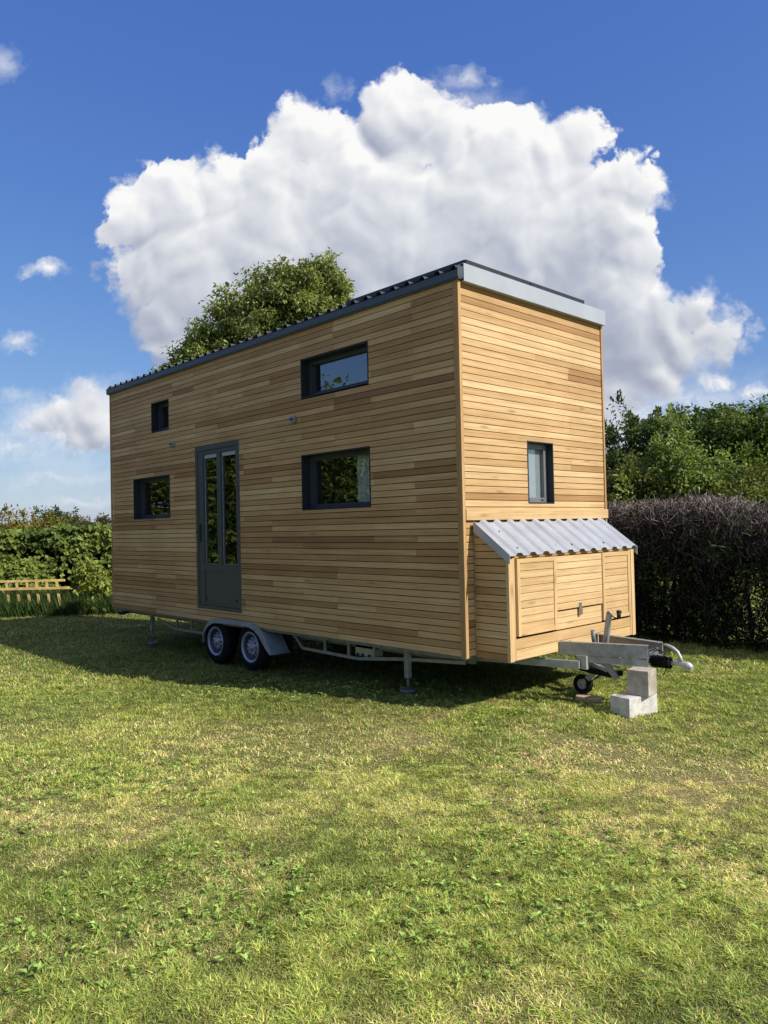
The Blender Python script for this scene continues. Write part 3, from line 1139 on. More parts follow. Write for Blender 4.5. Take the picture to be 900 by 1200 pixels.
# ================================================================ GROUND AND LAWN
gx_ = np.concatenate([np.linspace(-600, -40, 8), np.linspace(-30, 12, 127), np.linspace(20, 600, 8)])
gy_ = np.concatenate([np.linspace(-600, -30, 8), np.linspace(-20, 22, 127), np.linspace(30, 600, 8)])
XX, YY = np.meshgrid(gx_, gy_)
ZZ = gz(XX, YY) + (noise2(XX, YY, .35, 3, 3) - .5) * .03 * ((XX > -30) & (XX < 12))
nxg = len(gx_)
V = np.stack([XX, YY, ZZ - .012], -1).reshape(-1, 3)
idx = np.arange(len(V)).reshape(len(gy_), nxg)
a, b_, c, d = idx[:-1, :-1].ravel(), idx[:-1, 1:].ravel(), idx[1:, 1:].ravel(), idx[1:, :-1].ravel()
T = np.concatenate([np.stack([a, b_, c], 1), np.stack([a, c, d], 1)])
mg, nt, bs, out = new_mat('lawn_soil')
tc = nd(nt, 'ShaderNodeTexCoord')
n1 = noise(nt, tc.outputs['Object'], .55, 5, .6)
n2 = noise(nt, tc.outputs['Object'], 28, 6, .7)
c1 = ramp(nt, n2, [(.3, (.05, .065, .016)), (.5, (.16, .18, .045)), (.72, (.32, .30, .11))])
c2 = ramp(nt, n2, [(.3, (.10, .085, .035)), (.5, (.24, .20, .09)), (.72, (.42, .35, .18))])
L(nt, mixc(nt, ramp(nt, n1, [(.45, (0, 0, 0)), (.62, (1, 1, 1))]), c1, c2), bs.inputs['Base Color'])
bs.inputs['Roughness'].default_value = .95
bs.inputs['Specular IOR Level'].default_value = .1
bp = nd(nt, 'ShaderNodeBump')
bp.inputs['Strength'].default_value = .8
bp.inputs['Distance'].default_value = .02
L(nt, n2, bp.inputs['Height'])
L(nt, bp.outputs[0], bs.inputs['Normal'])
ground = mesh_np('ground', V, T, np.full((len(V), 3), .1), mg, smooth_=True)
tag(ground, 'level lawn soil under the grass', None, None, 'structure')


def ground_z(x, y):
    # height of the ground sheet itself, so that no blade sinks into it
    i = np.clip(np.searchsorted(gx_, x) - 1, 0, len(gx_) - 2)
    j = np.clip(np.searchsorted(gy_, y) - 1, 0, len(gy_) - 2)
    fx = (x - gx_[i]) / (gx_[i + 1] - gx_[i])
    fy = (y - gy_[j]) / (gy_[j + 1] - gy_[j])
    z00, z10, z01, z11 = ZZ[j, i], ZZ[j, i + 1], ZZ[j + 1, i], ZZ[j + 1, i + 1]
    lower = z00 + fx * (z10 - z00) + fy * (z11 - z10)
    upper = z00 + fy * (z01 - z00) + fx * (z11 - z01)
    return np.where(fx > fy, lower, upper) - .013


def blades(N, dmin, dmax, hmin, hmax, wid, seed, power=1.0, spread=31.5):
    g = np.random.default_rng(seed)
    # spread over the wedge of lawn in front of and around the house
    u = g.random(N)
    dd = (dmin ** power + u * (dmax ** power - dmin ** power)) ** (1 / power)
    an = YAW + np.radians(g.uniform(-spread, spread, N))
    x, y = CX + dd * np.cos(an), CY + dd * np.sin(an)
    return x, y, dd, g


def grass_part(N, dmin, dmax, hmin, hmax, wid, seed, power=1.6, boost=None, spread=31.5):
    x, y, dd, g = blades(N, dmin, dmax, hmin, hmax, wid, seed, power, spread)
    dry = noise2(x, y, .42, 11, 5)
    dry2 = noise2(x + 5, y, 1.9, 12, 4)
    dens = noise2(x, y, 3.2, 13, 3)
    dryness = smooth(.46, .68, dry * .62 + dry2 * .38)
    hue = noise2(x + 31, y + 7, .75, 15, 4)      # fresher and yellower areas
    # a few named bare, straw coloured places on this lawn
    for (bx, by, br, bs_) in ((-.2, -1.75, .55, .9), (.55, -1.9, .45, .7), (-2.6, -3.3, .6, .75), (1.2, -2.0, .5, .55), (3.0, -1.0, .8, .5), (1.9, .2, .7, .6), (-1.4, -2.2, .5, .5)):
        q = np.hypot(x - bx, (y - by)) / br
        dryness = np.maximum(dryness, bs_ * np.exp(-q * q * 1.3) * (.55 + .9 * dry2))
    lush_shade = smooth(-2.6, .2, y) * smooth(.9, -1.2, x) * (y < 3.5)      # lusher by the house, and painted darker to deepen its shadow
    dryness = np.clip(dryness, 0, 1) * (1 - .9 * lush_shade)
    under = (x > -7.2) & (x < .2) & (y > .5) & (y < 2.2)
    keep = (g.random(N) < (1.05 - .45 * dryness) * (.55 + .75 * dens)) & ~(under & (g.random(N) < .5))
    x, y, dd, dryness, dens, lush_shade, hue = x[keep], y[keep], dd[keep], dryness[keep], dens[keep], lush_shade[keep], hue[keep]
    n = len(x)
    z = ground_z(x, y)
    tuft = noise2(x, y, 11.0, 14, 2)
    h = (.6 + .8 * smooth(.3, .72, tuft)) * g.uniform(hmin, hmax, n) * (1.12 - .5 * dryness) * (.65 + .7 * dens)
    if boost is not None: h = h * boost(x, y)
    w = wid * g.uniform(.6, 1.3, n)
    th = g.uniform(0, 2 * PI, n)
    lean = g.uniform(.45, 1.55, n) + .3 * dryness
    dx, dy = np.cos(th), np.sin(th)
    ph = th + PI / 2 + g.uniform(-.6, .6, n)
    sx, sy = np.cos(ph) * w / 2, np.sin(ph) * w / 2
    P0 = np.stack([x, y, z], 1)
    m1 = P0 + np.stack([dx * h * lean * .35, dy * h * lean * .35, h * (.56 - .12 * lean)], 1)
    tp = P0 + np.stack([dx * h * lean, dy * h * lean, h * np.maximum(1.0 - .42 * lean, .12)], 1)
    S = np.stack([sx, sy, np.zeros(n)], 1)
    V = np.stack([P0 - S, P0 + S, m1 + S * .85, m1 - S * .85, tp], 1).reshape(-1, 3)
    b = np.arange(n)[:, None] * 5
    T = np.concatenate([b + np.array([[0, 1, 2]]), b + np.array([[0, 2, 3]]), b + np.array([[3, 2, 4]])])
    k = g.random(n)
    green = np.array([.195, .295, .053])
    lime = np.array([.45, .525, .11])
    olive = np.array([.45, .425, .11])
    straw = np.array([.64, .53, .25])
    t1 = g.random(n)[:, None]
    t1 = np.clip(t1 * .75 + (smooth(.35, .65, hue[:, None]) - .35) * .55, 0, 1)
    C = green * (1 - t1) + lime * t1
    ol = (g.random(n) < .30)[:, None]
    C = np.where(ol, olive * (.8 + .5 * t1), C)
    st = (k < .06 + .62 * dryness)[:, None]
    C = np.where(st, straw * (.62 + .6 * g.random(n)[:, None]), C)
    C = C * (1 + .25 * dryness[:, None]) * (1 - .50 * lush_shade[:, None])
    C = C * (.80 + .46 * smooth(.30, .66, tuft))[:, None]  # shade between tufts painted in: gaps darker, tufts lighter
    var = .95 if dmin < 4 else .7
    C = C * ((.94 - .44 * var) + var * g.random(n)[:, None] ** 1.3)
    return V, T, np.repeat(C, 5, 0)


def weeds(N, seed):
    """low broad leaves (clover, dandelion) among the grass, in patches"""
    x, y, dd, g = blades(N, 2.8, 9, 0, 0, 0, seed, 1.3)
    pt = noise2(x + 11, y + 3, .9, 21, 4)
    keep = g.random(N) < smooth(.47, .62, pt)
    x, y = x[keep], y[keep]
    n = len(x)
    nl = 5
    x, y = np.repeat(x, nl), np.repeat(y, nl)
    n = len(x)
    th = g.uniform(0, 2 * PI, n)
    D = np.stack([np.cos(th), np.sin(th), g.uniform(.15, 1.0, n)], 1)
    P = np.stack([x, y, ground_z(x, y) + .012 + g.uniform(0, .022, n)], 1)
    ln = g.uniform(.018, .042, n)
    C = np.array([.30, .43, .10]) * g.uniform(.55, 1.5, n)[:, None] + np.array([.05, .04, .0]) * g.random(n)[:, None]
    Nn = np.tile(np.array([0, 0, 1.0]), (n, 1)) + g.normal(0, .25, (n, 3))
    return leaf_arrays(P, ln, ln * g.uniform(.3, .55, n), D, Nn, C, .15, .25)


def join(parts):
    Vs, Ts, Cs, o = [], [], [], 0
    for V, T, C in parts:
        Vs.append(V); Ts.append(T + o); Cs.append(C)
        o += len(V)
    return np.concatenate(Vs), np.concatenate(Ts), np.concatenate(Cs)


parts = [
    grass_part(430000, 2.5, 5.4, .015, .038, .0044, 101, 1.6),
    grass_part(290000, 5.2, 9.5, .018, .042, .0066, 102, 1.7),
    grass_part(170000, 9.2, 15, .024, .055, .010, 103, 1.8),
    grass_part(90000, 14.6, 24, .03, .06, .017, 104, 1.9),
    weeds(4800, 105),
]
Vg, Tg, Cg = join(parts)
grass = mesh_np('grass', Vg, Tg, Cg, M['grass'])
tag(grass, 'short mown lawn grass with dry straw patches and low weeds', 'grass', None, 'stuff')


# ================================================================ PLANTS
def twist(g, n, dim=3):
    return unit(g.normal(0, 1, (n, dim)))


def limb(mb, a, b, ra, rb, g, wob=.06, seg=5, n=7):
    a, b = np.array(a, float), np.array(b, float)
    ln = np.linalg.norm(b - a)
    pts = []
    for i in range(seg + 1):
        t = i / seg
        p = a + (b - a) * t + (g.normal(0, wob * ln, 3) * math.sin(PI * t) if 0 < i < seg else 0)
        pts.append(p)
    mb.tube(pts, [ra + (rb - ra) * i / seg for i in range(seg + 1)], n)
    return pts


def tree(name, base, blobs, label, cat, seed, group=None, leaf=.10, per=190, cl=None, shoots=0.0, trunk_r=.14, clump=.34, cols=((.05, .085, .02), (.11, .15, .035)), fill=1.0, trunk=True):
    """blobs: list of (centre, (rx, ry, rz)); the crown is many leaf clumps in and on them"""
    g = np.random.default_rng(seed)
    base = np.array(base, float)
    root = empty(name, tuple(base))
    tag(root, label, cat, group)
    cents = []
    for c, r in blobs:
        c, r = np.array(c, float), np.array(r, float)
        vol = r[0] * r[1] * r[2]
        n = int(fill * 26 * vol ** .66 / (clump / .34) ** 2) + 4
        u = twist(g, n)
        rad = g.random(n) ** .28
        cents.append(c + u * rad[:, None] * r * (1 + .14 * g.normal(0, 1, (n, 1))))
    cents = np.concatenate(cents)
    cents = cents[cents[:, 2] > base[2] + .1]
    P, D, Nn, C, ln = [], [], [], [], []
    c0, c1 = np.array(cols[0]), np.array(cols[1])
    for q in cents:
        k = int(per * g.uniform(.5, 1.4))
        el = np.array([1, 1, .72]) * clump * g.uniform(.6, 1.35)
        p = q + np.clip(g.normal(0, .46, (k, 3)), -1.0, 1.0) * el
        if g.random() < shoots:        # an upright shoot sticking out of the crown
            hgt = g.uniform(.2, .55)
            tt = g.random(k)[:, None]
            lean_ = np.array([g.normal(0, .22), g.normal(0, .22), 1.0])
            p = q + lean_ * tt * hgt * 1.3 + g.normal(0, 1, (k, 3)) * .12 * (1.25 - tt)
        P.append(p)
        dirs = unit(p - q + g.normal(0, .22, (k, 3))) + np.array([0, 0, -.25])
        D.append(dirs)
        Nn.append(unit(g.normal(0, .75, (k, 3)) + np.array([0, 0, .9])))
        tone = g.random()
        tc_ = np.clip(tone + g.normal(0, .25, (k, 1)), 0, 1)
        C.append((c0 * (1 - tc_) + c1 * tc_) * g.uniform(.75, 1.25, (k, 1)))
        ln.append(leaf * g.uniform(.6, 1.3, k))
    P, D, Nn, C, ln = map(np.concatenate, (P, D, Nn, C, ln))
    ok = P[:, 2] > base[2] + .05
    P, D, Nn, C, ln = P[ok], D[ok], Nn[ok], C[ok], ln[ok]
    V, T, CC = leaf_arrays(P, ln, ln * .48, D, Nn, C, .18, .15)
    mesh_np('crown', V, T, CC, M['leaf'], root, offset=base)
    mb = MB()
    big = max(blobs, key=lambda b: b[1][0] * b[1][2])
    cc = np.array(big[0], float)
    o0 = np.zeros(3)
    fork = (cc - base) * np.array([.5, .5, .45])
    fork[2] = max(fork[2], .25)
    limb(mb, o0, fork, trunk_r, trunk_r * .72, g, .03, 6, 10)
    for c, r in blobs:
        top = np.array(c, float) - base + np.array([0, 0, .35 * r[2]])
        pts = limb(mb, fork, top, trunk_r * .5, trunk_r * .12, g, .06, 6, 7)
        for k in range(4):
            p = pts[2 + k % 4]
            e = np.array(c) - base + twist(g, 1)[0] * np.array(r) * .8
            limb(mb, p, e, trunk_r * .2, trunk_r * .05, g, .07, 4, 5)
    for v in ('trunk',):
        mb.build('trunk', M['bark'], root, recalc=False)
    return root


def b3(px, py, depth, rx, rz, ry=None):
    return (at(px, py, depth), (rx, ry or rx, rz))


def copy_tree(o, loc, rz, s, label):
    c = o.copy()
    col.objects.link(c)
    c.location = loc
    c.rotation_euler.z = rz
    c.scale = (s, s, s)
    c['label'] = label
    for k in o.children:
        kc = k.copy()
        col.objects.link(kc)
        kc.parent = c
    return c


# the tree behind the house
bt = at(335, 640, 20.5); bt[2] = -.05
tree('ash_tree', bt,
     [b3(366, 352, 20.5, 1.0, .95), b3(326, 366, 20.3, 1.0, 1.0), b3(286, 388, 20.3, 1.0, 1.0), b3(250, 424, 20.2, .9, .9), b3(216, 450, 20.2, .68, .68), b3(398, 380, 20.8, .62, .9), b3(330, 440, 20.5, 2.0, 1.3), b3(380, 335, 20.5, .6, .6), b3(345, 343, 20.4, .5, .5)],
     'round olive green tree rising behind the house roof', 'tree', 11, leaf=.115, per=215, clump=.28, fill=1.6,
     cols=((.095, .135, .035), (.40, .45, .16)), trunk_r=.2, shoots=.0)

# trees behind the right hedge
GR = 'trees behind the dark hedge'
def T_(px, depth): 
    p = at(px, 700, depth); p[2] = 0
    return p
tree('garden_tree', T_(850, 19), [b3(850, 528, 19, 1.15, 1.05), b3(838, 522, 19, .9, .75), b3(880, 530, 19, 1.0, 1.0), b3(815, 530, 19.3, .9, .95), b3(850, 565, 19, 1.4, .9)],
     'tallest dark green tree standing behind the dark hedge', 'tree', 21, GR, leaf=.12, per=170, shoots=.16, fill=1.4, cols=((.045, .085, .022), (.185, .25, .06)))
tree('garden_tree', T_(748, 19.5), [b3(742, 525, 19.5, .75, .8), b3(768, 528, 19.6, .8, .7), b3(745, 555, 19.5, .9, .8)],
     'dark leafy tree behind the hedge, next to the house wall', 'tree', 22, GR, leaf=.115, per=150, shoots=.28, fill=1.3, cols=((.045, .078, .026), (.165, .22, .06)))
tree('garden_tree', T_(925, 18), [b3(920, 540, 18, 1.1, 1.1), b3(905, 518, 18, .55, .6), b3(890, 560, 18, .9, .8)],
     'brighter green tree behind the hedge right of the tallest tree', 'tree', 23, GR, leaf=.12, per=150, shoots=.25, fill=1.3, cols=((.085, .15, .035), (.33, .41, .09)))
tree('garden_shrub', T_(800, 15.5), [b3(802, 560, 15.5, .62, .7), b3(790, 540, 15.5, .4, .5), b3(835, 572, 15.5, .55, .5), b3(795, 590, 15.5, .9, .6)],
     'light green shrub poking up behind the middle of the dark hedge', 'shrub', 24, GR, leaf=.10, per=150, shoots=.3, clump=.26, fill=1.3, cols=((.11, .17, .04), (.36, .44, .125)), trunk_r=.06)
tree('garden_shrub', T_(735, 16), [b3(732, 570, 16, .62, .42), b3(712, 575, 16, .45, .4), b3(745, 592, 16, .8, .5)],
     'yellowish green shrub behind the hedge close to the house corner', 'shrub', 25, GR, leaf=.085, per=150, shoots=.1, clump=.26, fill=1.3, cols=((.11, .125, .035), (.29, .29, .095)), trunk_r=.06)
tree('garden_shrub', T_(870, 15), [b3(872, 580, 15, .55, .35), b3(905, 575, 15, .55, .4), b3(885, 596, 15, .9, .45)],
     'low yellow green shrub at the foot of the brighter tree behind the hedge', 'shrub', 26, GR, leaf=.085, per=140, shoots=.15, clump=.24, fill=1.3, cols=((.09, .125, .03), (.27, .29, .08)), trunk_r=.06)

# far bushes beyond the vine hedge
GB = 'bushes far beyond the vine hedge'
for k, (px, py, dep, rr, cols, lab, nm) in enumerate((
    (12, 618, 30, .75, ((.13, .12, .03), (.34, .28, .05)), 'yellow flowering bush furthest from the house beyond the vine hedge', 'far_bush'),
    (33, 621, 31, .6, ((.07, .09, .04), (.15, .16, .07)), 'grey green low bush beyond the vine hedge', 'far_bush'),
    (55, 618, 30, .65, ((.12, .13, .03), (.30, .27, .06)), 'yellow green bush beyond the vine hedge below the small tree', 'far_bush'),
    (69, 610, 36, .75, ((.03, .06, .02), (.07, .12, .03)), 'small dark green tree top furthest beyond the vine hedge', 'far_tree'),
    (90, 620, 31, .6, ((.09, .10, .03), (.2, .19, .07)), 'olive bush beyond the vine hedge right of the small tree', 'far_bush'),
    (116, 618, 30, .75, ((.06, .06, .025), (.15, .13, .06)), 'brownish bush beyond the vine hedge beside the house', 'far_bush'))):
    bp_ = at(px, 640, dep); bp_[2] = -.1
    c = at(px, py, dep)
    tree(nm, bp_, [(c, (rr, rr, rr * .7)), (c + np.array([.5, .4, -.5]), (rr * 1.1, rr, rr * .8)), (c + np.array([-.4, -.3, -.7]), (rr, rr, rr * .9))],
         lab, 'bush' if nm == 'far_bush' else 'tree', 40 + k, GB, leaf=.13, per=90, clump=.3, cols=cols, trunk_r=.07, shoots=.15)

# trees on the other side of the garden, seen only as reflections in the panes
GM = 'trees across the garden mirrored in the windows'
rt1 = tree('mirrored_tree', (-14.5, -8.5, 0), [((-14.5, -8.5, 2.6), (1.7, 1.7, 1.6)), ((-14.2, -8.3, 4.2), (1.3, 1.3, 1.2)), ((-15.3, -8.1, 3.2), (1.3, 1.3, 1.2)), ((-14.2, -9.4, 1.4), (1.9, 1.9, 1.0))],
     'leafy tree across the lawn mirrored in the door panes', 'tree', 61, GM, leaf=.17, per=120, clump=.42, fill=1.4, cols=((.05, .085, .02), (.21, .28, .06)))
for k, (x, y, rz, s, lab) in enumerate(((-17.5, -8.0, 1.2, 1.05, 'leafy tree across the lawn mirrored in the far window'), (-11.8, -9.6, 2.3, .95, 'leafy tree across the lawn mirrored in the middle panes'),
                                        (-9.2, -10.2, 4.0, 1.0, 'leafy tree across the lawn mirrored in the wide lower window'), (-20.5, -6.5, 5.0, 1.1, 'leafy tree furthest across the lawn mirrored in the panes'),
                                        (-13.4, -10.4, .6, 1.11, 'tallest leafy tree across the lawn mirrored in the wide upper window'), (-7.0, -10.8, 3.1, .9, 'leafy tree standing nearest on the lawn opposite the house wall'))):
    copy_tree(rt1, (x, y, 0), rz, s, lab)


# ---------------------------------------------------------------- dark twiggy hedge on the right
def right_hedge():
    g = np.random.default_rng(77)
    X0, X1, YC, HT, TH = -6.4, 4.6, 5.35, 1.97, .42
    root = empty('hedge', ((X0 + X1) / 2, YC, 0))
    tag(root, 'dark hedge of bare purple brown twigs with few green leaves', 'hedge')
    off = np.array([(X0 + X1) / 2, YC, 0])
    # twigs: three sided, fanning upwards and outwards
    n = 70000
    x = g.uniform(X0, X1, n)
    z = g.random(n) ** .75 * HT
    yy = YC + np.clip(g.normal(-.12, .30, n), -.6, .6)
    top = HT + .10 * (noise2(x, x * 0, 1.4, 31, 3) - .5) * 2 - .20 * smooth(.3, 1.2, x)
    z = z / HT * top
    # two thin places low down where the light comes through
    gap = np.zeros(n)
    for (hx, hz, hr, hv) in ((.55, .62, .28, .45), (-.6, .7, .2, .3)):
        gap = np.maximum(gap, np.exp(-((x - hx) / hr) ** 2 - ((z - hz) / hv) ** 2))
    keep = g.random(n) > gap * .9
    x, z, yy, top = x[keep], z[keep], yy[keep], top[keep]
    n = len(x)
    ln = g.uniform(.10, .38, n)
    D = unit(np.stack([g.normal(0, .55, n), g.normal(-.25, .45, n), g.normal(.75, .45, n)], 1))
    P = np.stack([x, yy, z], 1)
    over = (P[:, 2] + D[:, 2] * ln) > top + g.uniform(.0, .16, n) * (g.random(n) < .5)
    ln = np.where(over, ln * .35, ln)
    bend = g.normal(0, .18, (n, 3)) * ln[:, None]
    M1 = P + D * ln[:, None] * .5 + bend
    E_ = P + D * ln[:, None]
    w = g.uniform(.003, .0075, n)[:, None]
    S = unit(np.cross(D, g.normal(0, 1, (n, 3))))
    S2 = np.cross(D, S)
    V = np.stack([P + S * w, P - S * w * .6 + S2 * w, P - S * w * .6 - S2 * w, M1 + S * w * .7, M1 - S * w * .5 + S2 * w * .7, M1 - S * w * .5 - S2 * w * .7, E_], 1).reshape(-1, 3)
    b = np.arange(n)[:, None] * 7
    T = []
    for i in range(3):
        j = (i + 1) % 3
        T += [b + np.array([[i, j, 3 + j]]), b + np.array([[i, 3 + j, 3 + i]]), b + np.array([[3 + i, 3 + j, 6]])]
    T = np.concatenate(T)
    hgt = np.clip(z / HT, 0, 1)[:, None]  # lit top and shaded foot painted into the twig colours by height
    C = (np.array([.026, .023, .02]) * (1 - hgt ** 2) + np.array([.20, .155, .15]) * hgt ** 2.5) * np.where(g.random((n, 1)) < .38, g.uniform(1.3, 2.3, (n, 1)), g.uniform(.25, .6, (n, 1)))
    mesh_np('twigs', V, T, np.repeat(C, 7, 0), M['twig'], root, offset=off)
    # leaves, dark and mostly in patches
    n = 150000
    x = g.uniform(X0, X1, n)
    z = g.random(n) * HT * .97
    yy = YC + np.clip(g.normal(-.14, .26, n), -.52, .5)
    pt = noise2(x, z, 1.5, 33, 4)
    gap = np.zeros(n)
    for (hx, hz, hr, hv) in ((.55, .62, .28, .45), (-.6, .7, .2, .3)):
        gap = np.maximum(gap, np.exp(-((x - hx) / hr) ** 2 - ((z - hz) / hv) ** 2))
    keep = (g.random(n) < np.maximum(smooth(.33, .55, pt), smooth(1.2, .8, z)) * (1.0 - .72 * smooth(1.35, 1.75, z))) & (g.random(n) > gap * .95)
    x, z, yy, pt = x[keep], z[keep], yy[keep], pt[keep]
    n = len(x)
    ln = g.uniform(.03, .065, n)
    br = (g.random(n) < .3)[:, None]
    C = np.where(br, np.array([.07, .125, .03]), np.array([.018, .034, .012])) * g.uniform(.5, 1.4, (n, 1))
    V, T, CC = leaf_arrays(np.stack([x, yy, z], 1), ln, ln * .5, g.normal(0, 1, (n, 3)), g.normal(0, 1, (n, 3)), C, .2)
    mesh_np('leaves', V, T, CC, M['hedge_leaf'], root, offset=off)
    P, C = [], []      # fresh green sprays on the face of the hedge
    for (hx, hz, hr, k) in ((-1.05, 1.32, .20, 420), (.25, 1.28, .17, 300), (-.72, .95, .22, 300), (-.35, 1.15, .25, 200), (.75, 1.0, .2, 220), (-1.3, .75, .2, 220), (.1, .6, .25, 160), (.55, 1.62, .2, 120), (-.7, 1.68, .25, 140)):
        p = np.stack([hx + g.normal(0, hr, k), YC - .46 + g.normal(0, .07, k), hz + g.normal(0, hr * .75, k)], 1)
        P.append(p)
        C.append(np.array([.10, .19, .04]) * g.uniform(.45, 1.5, (k, 1)))
    P, C = np.concatenate(P), np.concatenate(C)
    ln = g.uniform(.035, .075, len(P))
    V, T, CC = leaf_arrays(P, ln, ln * .55, g.normal(0, 1, P.shape), g.normal(0, 1, P.shape) + [0, -.6, .6], C, .2)
    mesh_np('fresh_leaves', V, T, CC, M['hedge_leaf'], root, offset=off)
    mb = MB()      # upright stems inside
    for k in range(46):
        xs = X0 + (X1 - X0) * (k + g.uniform(.1, .9)) / 46
        a = np.array([xs, YC + g.uniform(-.15, .15), -.05]) - off
        e = np.array([xs + g.normal(0, .15), YC + g.uniform(-.2, .2), g.uniform(1.5, 1.95)]) - off
        limb(mb, a, e, g.uniform(.02, .045), .008, g, .03, 5, 6)
    mb.build('stems', M['bark'], root, recalc=False)
    return root


right_hedge()


# ---------------------------------------------------------------- vine covered hedge on the left
def left_hedge():
    g = np.random.default_rng(88)
    A = at(-90, 640, 17.6); B = at(330, 640, 18.6)
    A[2] = B[2] = 0
    d = B - A
    ln_ = np.linalg.norm(d)
    d = d / ln_
    nrm = np.array([d[1], -d[0], 0])
    if nrm @ (CAM - A) < 0: nrm = -nrm
    root = empty('vine_hedge', tuple((A + B) / 2))
    tag(root, 'long hedge covered in large yellow green vine leaves behind the wooden rail', 'hedge')
    off = (A + B) / 2
    n = 30000
    s = g.uniform(0, ln_, n)
    zt = 1.84 + .16 * (noise2(s, s * 0 + 2, .9, 51, 4) - .5) * 2
    z = g.random(n) ** .9 * zt
    depth = .30 * np.sqrt(np.clip(1 - (z / (zt + .02)) ** 6, 0, 1)) + .22 * (noise2(s, z, 1.6, 52, 4) - .5) * 2
    topf = g.random(n) < .2
    z = np.where(topf, zt - .05 * g.random(n), z)
    depth = np.where(topf, g.uniform(-.3, .3, n), depth)
    hole = noise2(s + 9, z * 1.6, .95, 53, 4)
    keep = (g.random(n) < 1 - .93 * smooth(.50, .58, hole) * (z < 1.45) * (z > .3))
    s, z, depth = s[keep], z[keep], depth[keep]
    n = len(s)
    P = A + d * s[:, None] + nrm * (depth + g.normal(0, .05, n))[:, None]
    P[:, 2] = z
    D = unit(nrm * .5 + np.array([0, 0, -.8]) + g.normal(0, .55, (n, 3)))
    N = unit(nrm * 1.0 + np.array([0, 0, .75]) + g.normal(0, .45, (n, 3)))
    ln = g.uniform(.075, .16, n)
    t = np.clip(noise2(s, z, 1.1, 54, 3) * 1.6 - .3 + g.normal(0, .2, n), 0, 1)[:, None]
    C = (np.array([.075, .125, .025]) * (1 - t) + np.array([.27, .33, .06]) * t) * g.uniform(.7, 1.3, (n, 1))
    V, T, CC = leaf_arrays(P, ln, ln * .95, D, N, C, .12, .1)
    mesh_np('leaves', V, T, CC, M['vine'], root, offset=off)
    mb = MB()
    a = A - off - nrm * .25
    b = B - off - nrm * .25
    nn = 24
    for k in range(nn):       # uneven near-black blocks stand in for the shade inside the hedge
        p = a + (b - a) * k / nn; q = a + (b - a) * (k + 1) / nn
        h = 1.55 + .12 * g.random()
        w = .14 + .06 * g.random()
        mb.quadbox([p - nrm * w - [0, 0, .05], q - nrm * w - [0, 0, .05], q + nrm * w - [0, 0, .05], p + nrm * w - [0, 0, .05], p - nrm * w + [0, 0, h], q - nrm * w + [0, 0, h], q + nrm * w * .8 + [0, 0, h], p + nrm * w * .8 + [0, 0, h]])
    mb.build('dark_core', M['core'], root, recalc=False)
    mb = MB()
    for k in range(40):
        p = A + d * g.uniform(0, ln_) - off + nrm * g.uniform(0, .2)
        e = p + d * g.normal(0, .5) + nrm * g.uniform(-.1, .12)
        e[2] = g.uniform(.6, 1.5)
        limb(mb, p, e, .022, .008, g, .08, 5, 6)
    mb.build('vine_stems', M['bark'], root, recalc=False)
    return A, B, d, nrm


A_, B_, d_, n_ = left_hedge()

# bushy yellow green plant in front of the vine hedge
pb = at(99, 690, 17.0); pb[2] = -.06
tree('leafy_bush', pb, [(pb + np.array([0, 0, .72]), (.34, .34, .36)), (pb + np.array([.25, .25, .35]), (.36, .36, .3))],
     'small bright yellow green bush growing at the end of the wooden rail', 'bush', 91, leaf=.13, per=110, clump=.2, cols=((.12, .17, .035), (.36, .39, .08)), trunk_r=.03)

# uncut grass along the foot of the hedge
g = np.random.default_rng(5)
N = 42000
s = g.uniform(0, np.linalg.norm(B_ - A_), N)
q = g.uniform(.2, 1.55, N)
P = A_ + d_ * s[:, None] + n_ * q[:, None]
P[:, 2] = ground_z(P[:, 0], P[:, 1])
h = g.uniform(.30, .62, N) * (1.0 - .25 * smooth(1.25, 1.55, q))
th = g.uniform(0, 2 * PI, N)
D = np.stack([np.cos(th) * .35, np.sin(th) * .35, np.ones(N)], 1)
C = (np.array([.05, .085, .022])[None] * g.uniform(.6, 1.9, (N, 1)))
V, T, CC = leaf_arrays(P, h, .016, D, np.stack([np.sin(th), np.cos(th), np.zeros(N)], 1), C, .1)
tg = mesh_np('tall_grass', V, T, CC, M['grass'])
tag(tg, 'uncut dark green grass along the foot of the vine hedge', 'grass', None, 'stuff')

# low pale timber rail in front of the vine hedge
rail = empty('timber_rail', tuple(at(20, 700, 16.6) * [1, 1, 0] + [0, 0, -.06]))
tag(rail, 'low pale yellow timber rail with short slanted slats before the vine hedge', 'fence')
ro = np.array(rail.location)
ra, rb = at(-70, 680, 16.6) - ro, at(76, 680, 16.6) - ro
la, lb = at(-70, 690, 16.5) - ro, at(81, 689, 16.5) - ro
ra[2] = rb[2] = .69 + .06
la[2] = lb[2] = .53 + .06
mb = MB(); mb.bar(ra, rb, .045, .046); mb.build('top_rail', M['yellow_wood'], rail)
mb = MB(); mb.bar(la, lb, .045, .052); mb.build('lower_rail', M['yellow_wood'], rail)
ud = (rb - ra) / np.linalg.norm(rb - ra)
for px in (-52, -40, -28, -16, -5, 7, 19, 31, 42, 54, 66):
    t = (px + 70) / 146
    p = ra + (rb - ra) * t
    e = p + ud * .10
    f_ = (lb - la) * 0 + (la - ra) * [1, 1, 0]
    mb = MB()
    s0 = p + f_ * .5 + [0, 0, -.03]
    s1 = e + f_ * .5
    s1[2] = -.01
    mb.bar(s0, s1, .018, .05, upv=tuple(ud))
    mb.build('slat', M['yellow_wood'], rail)

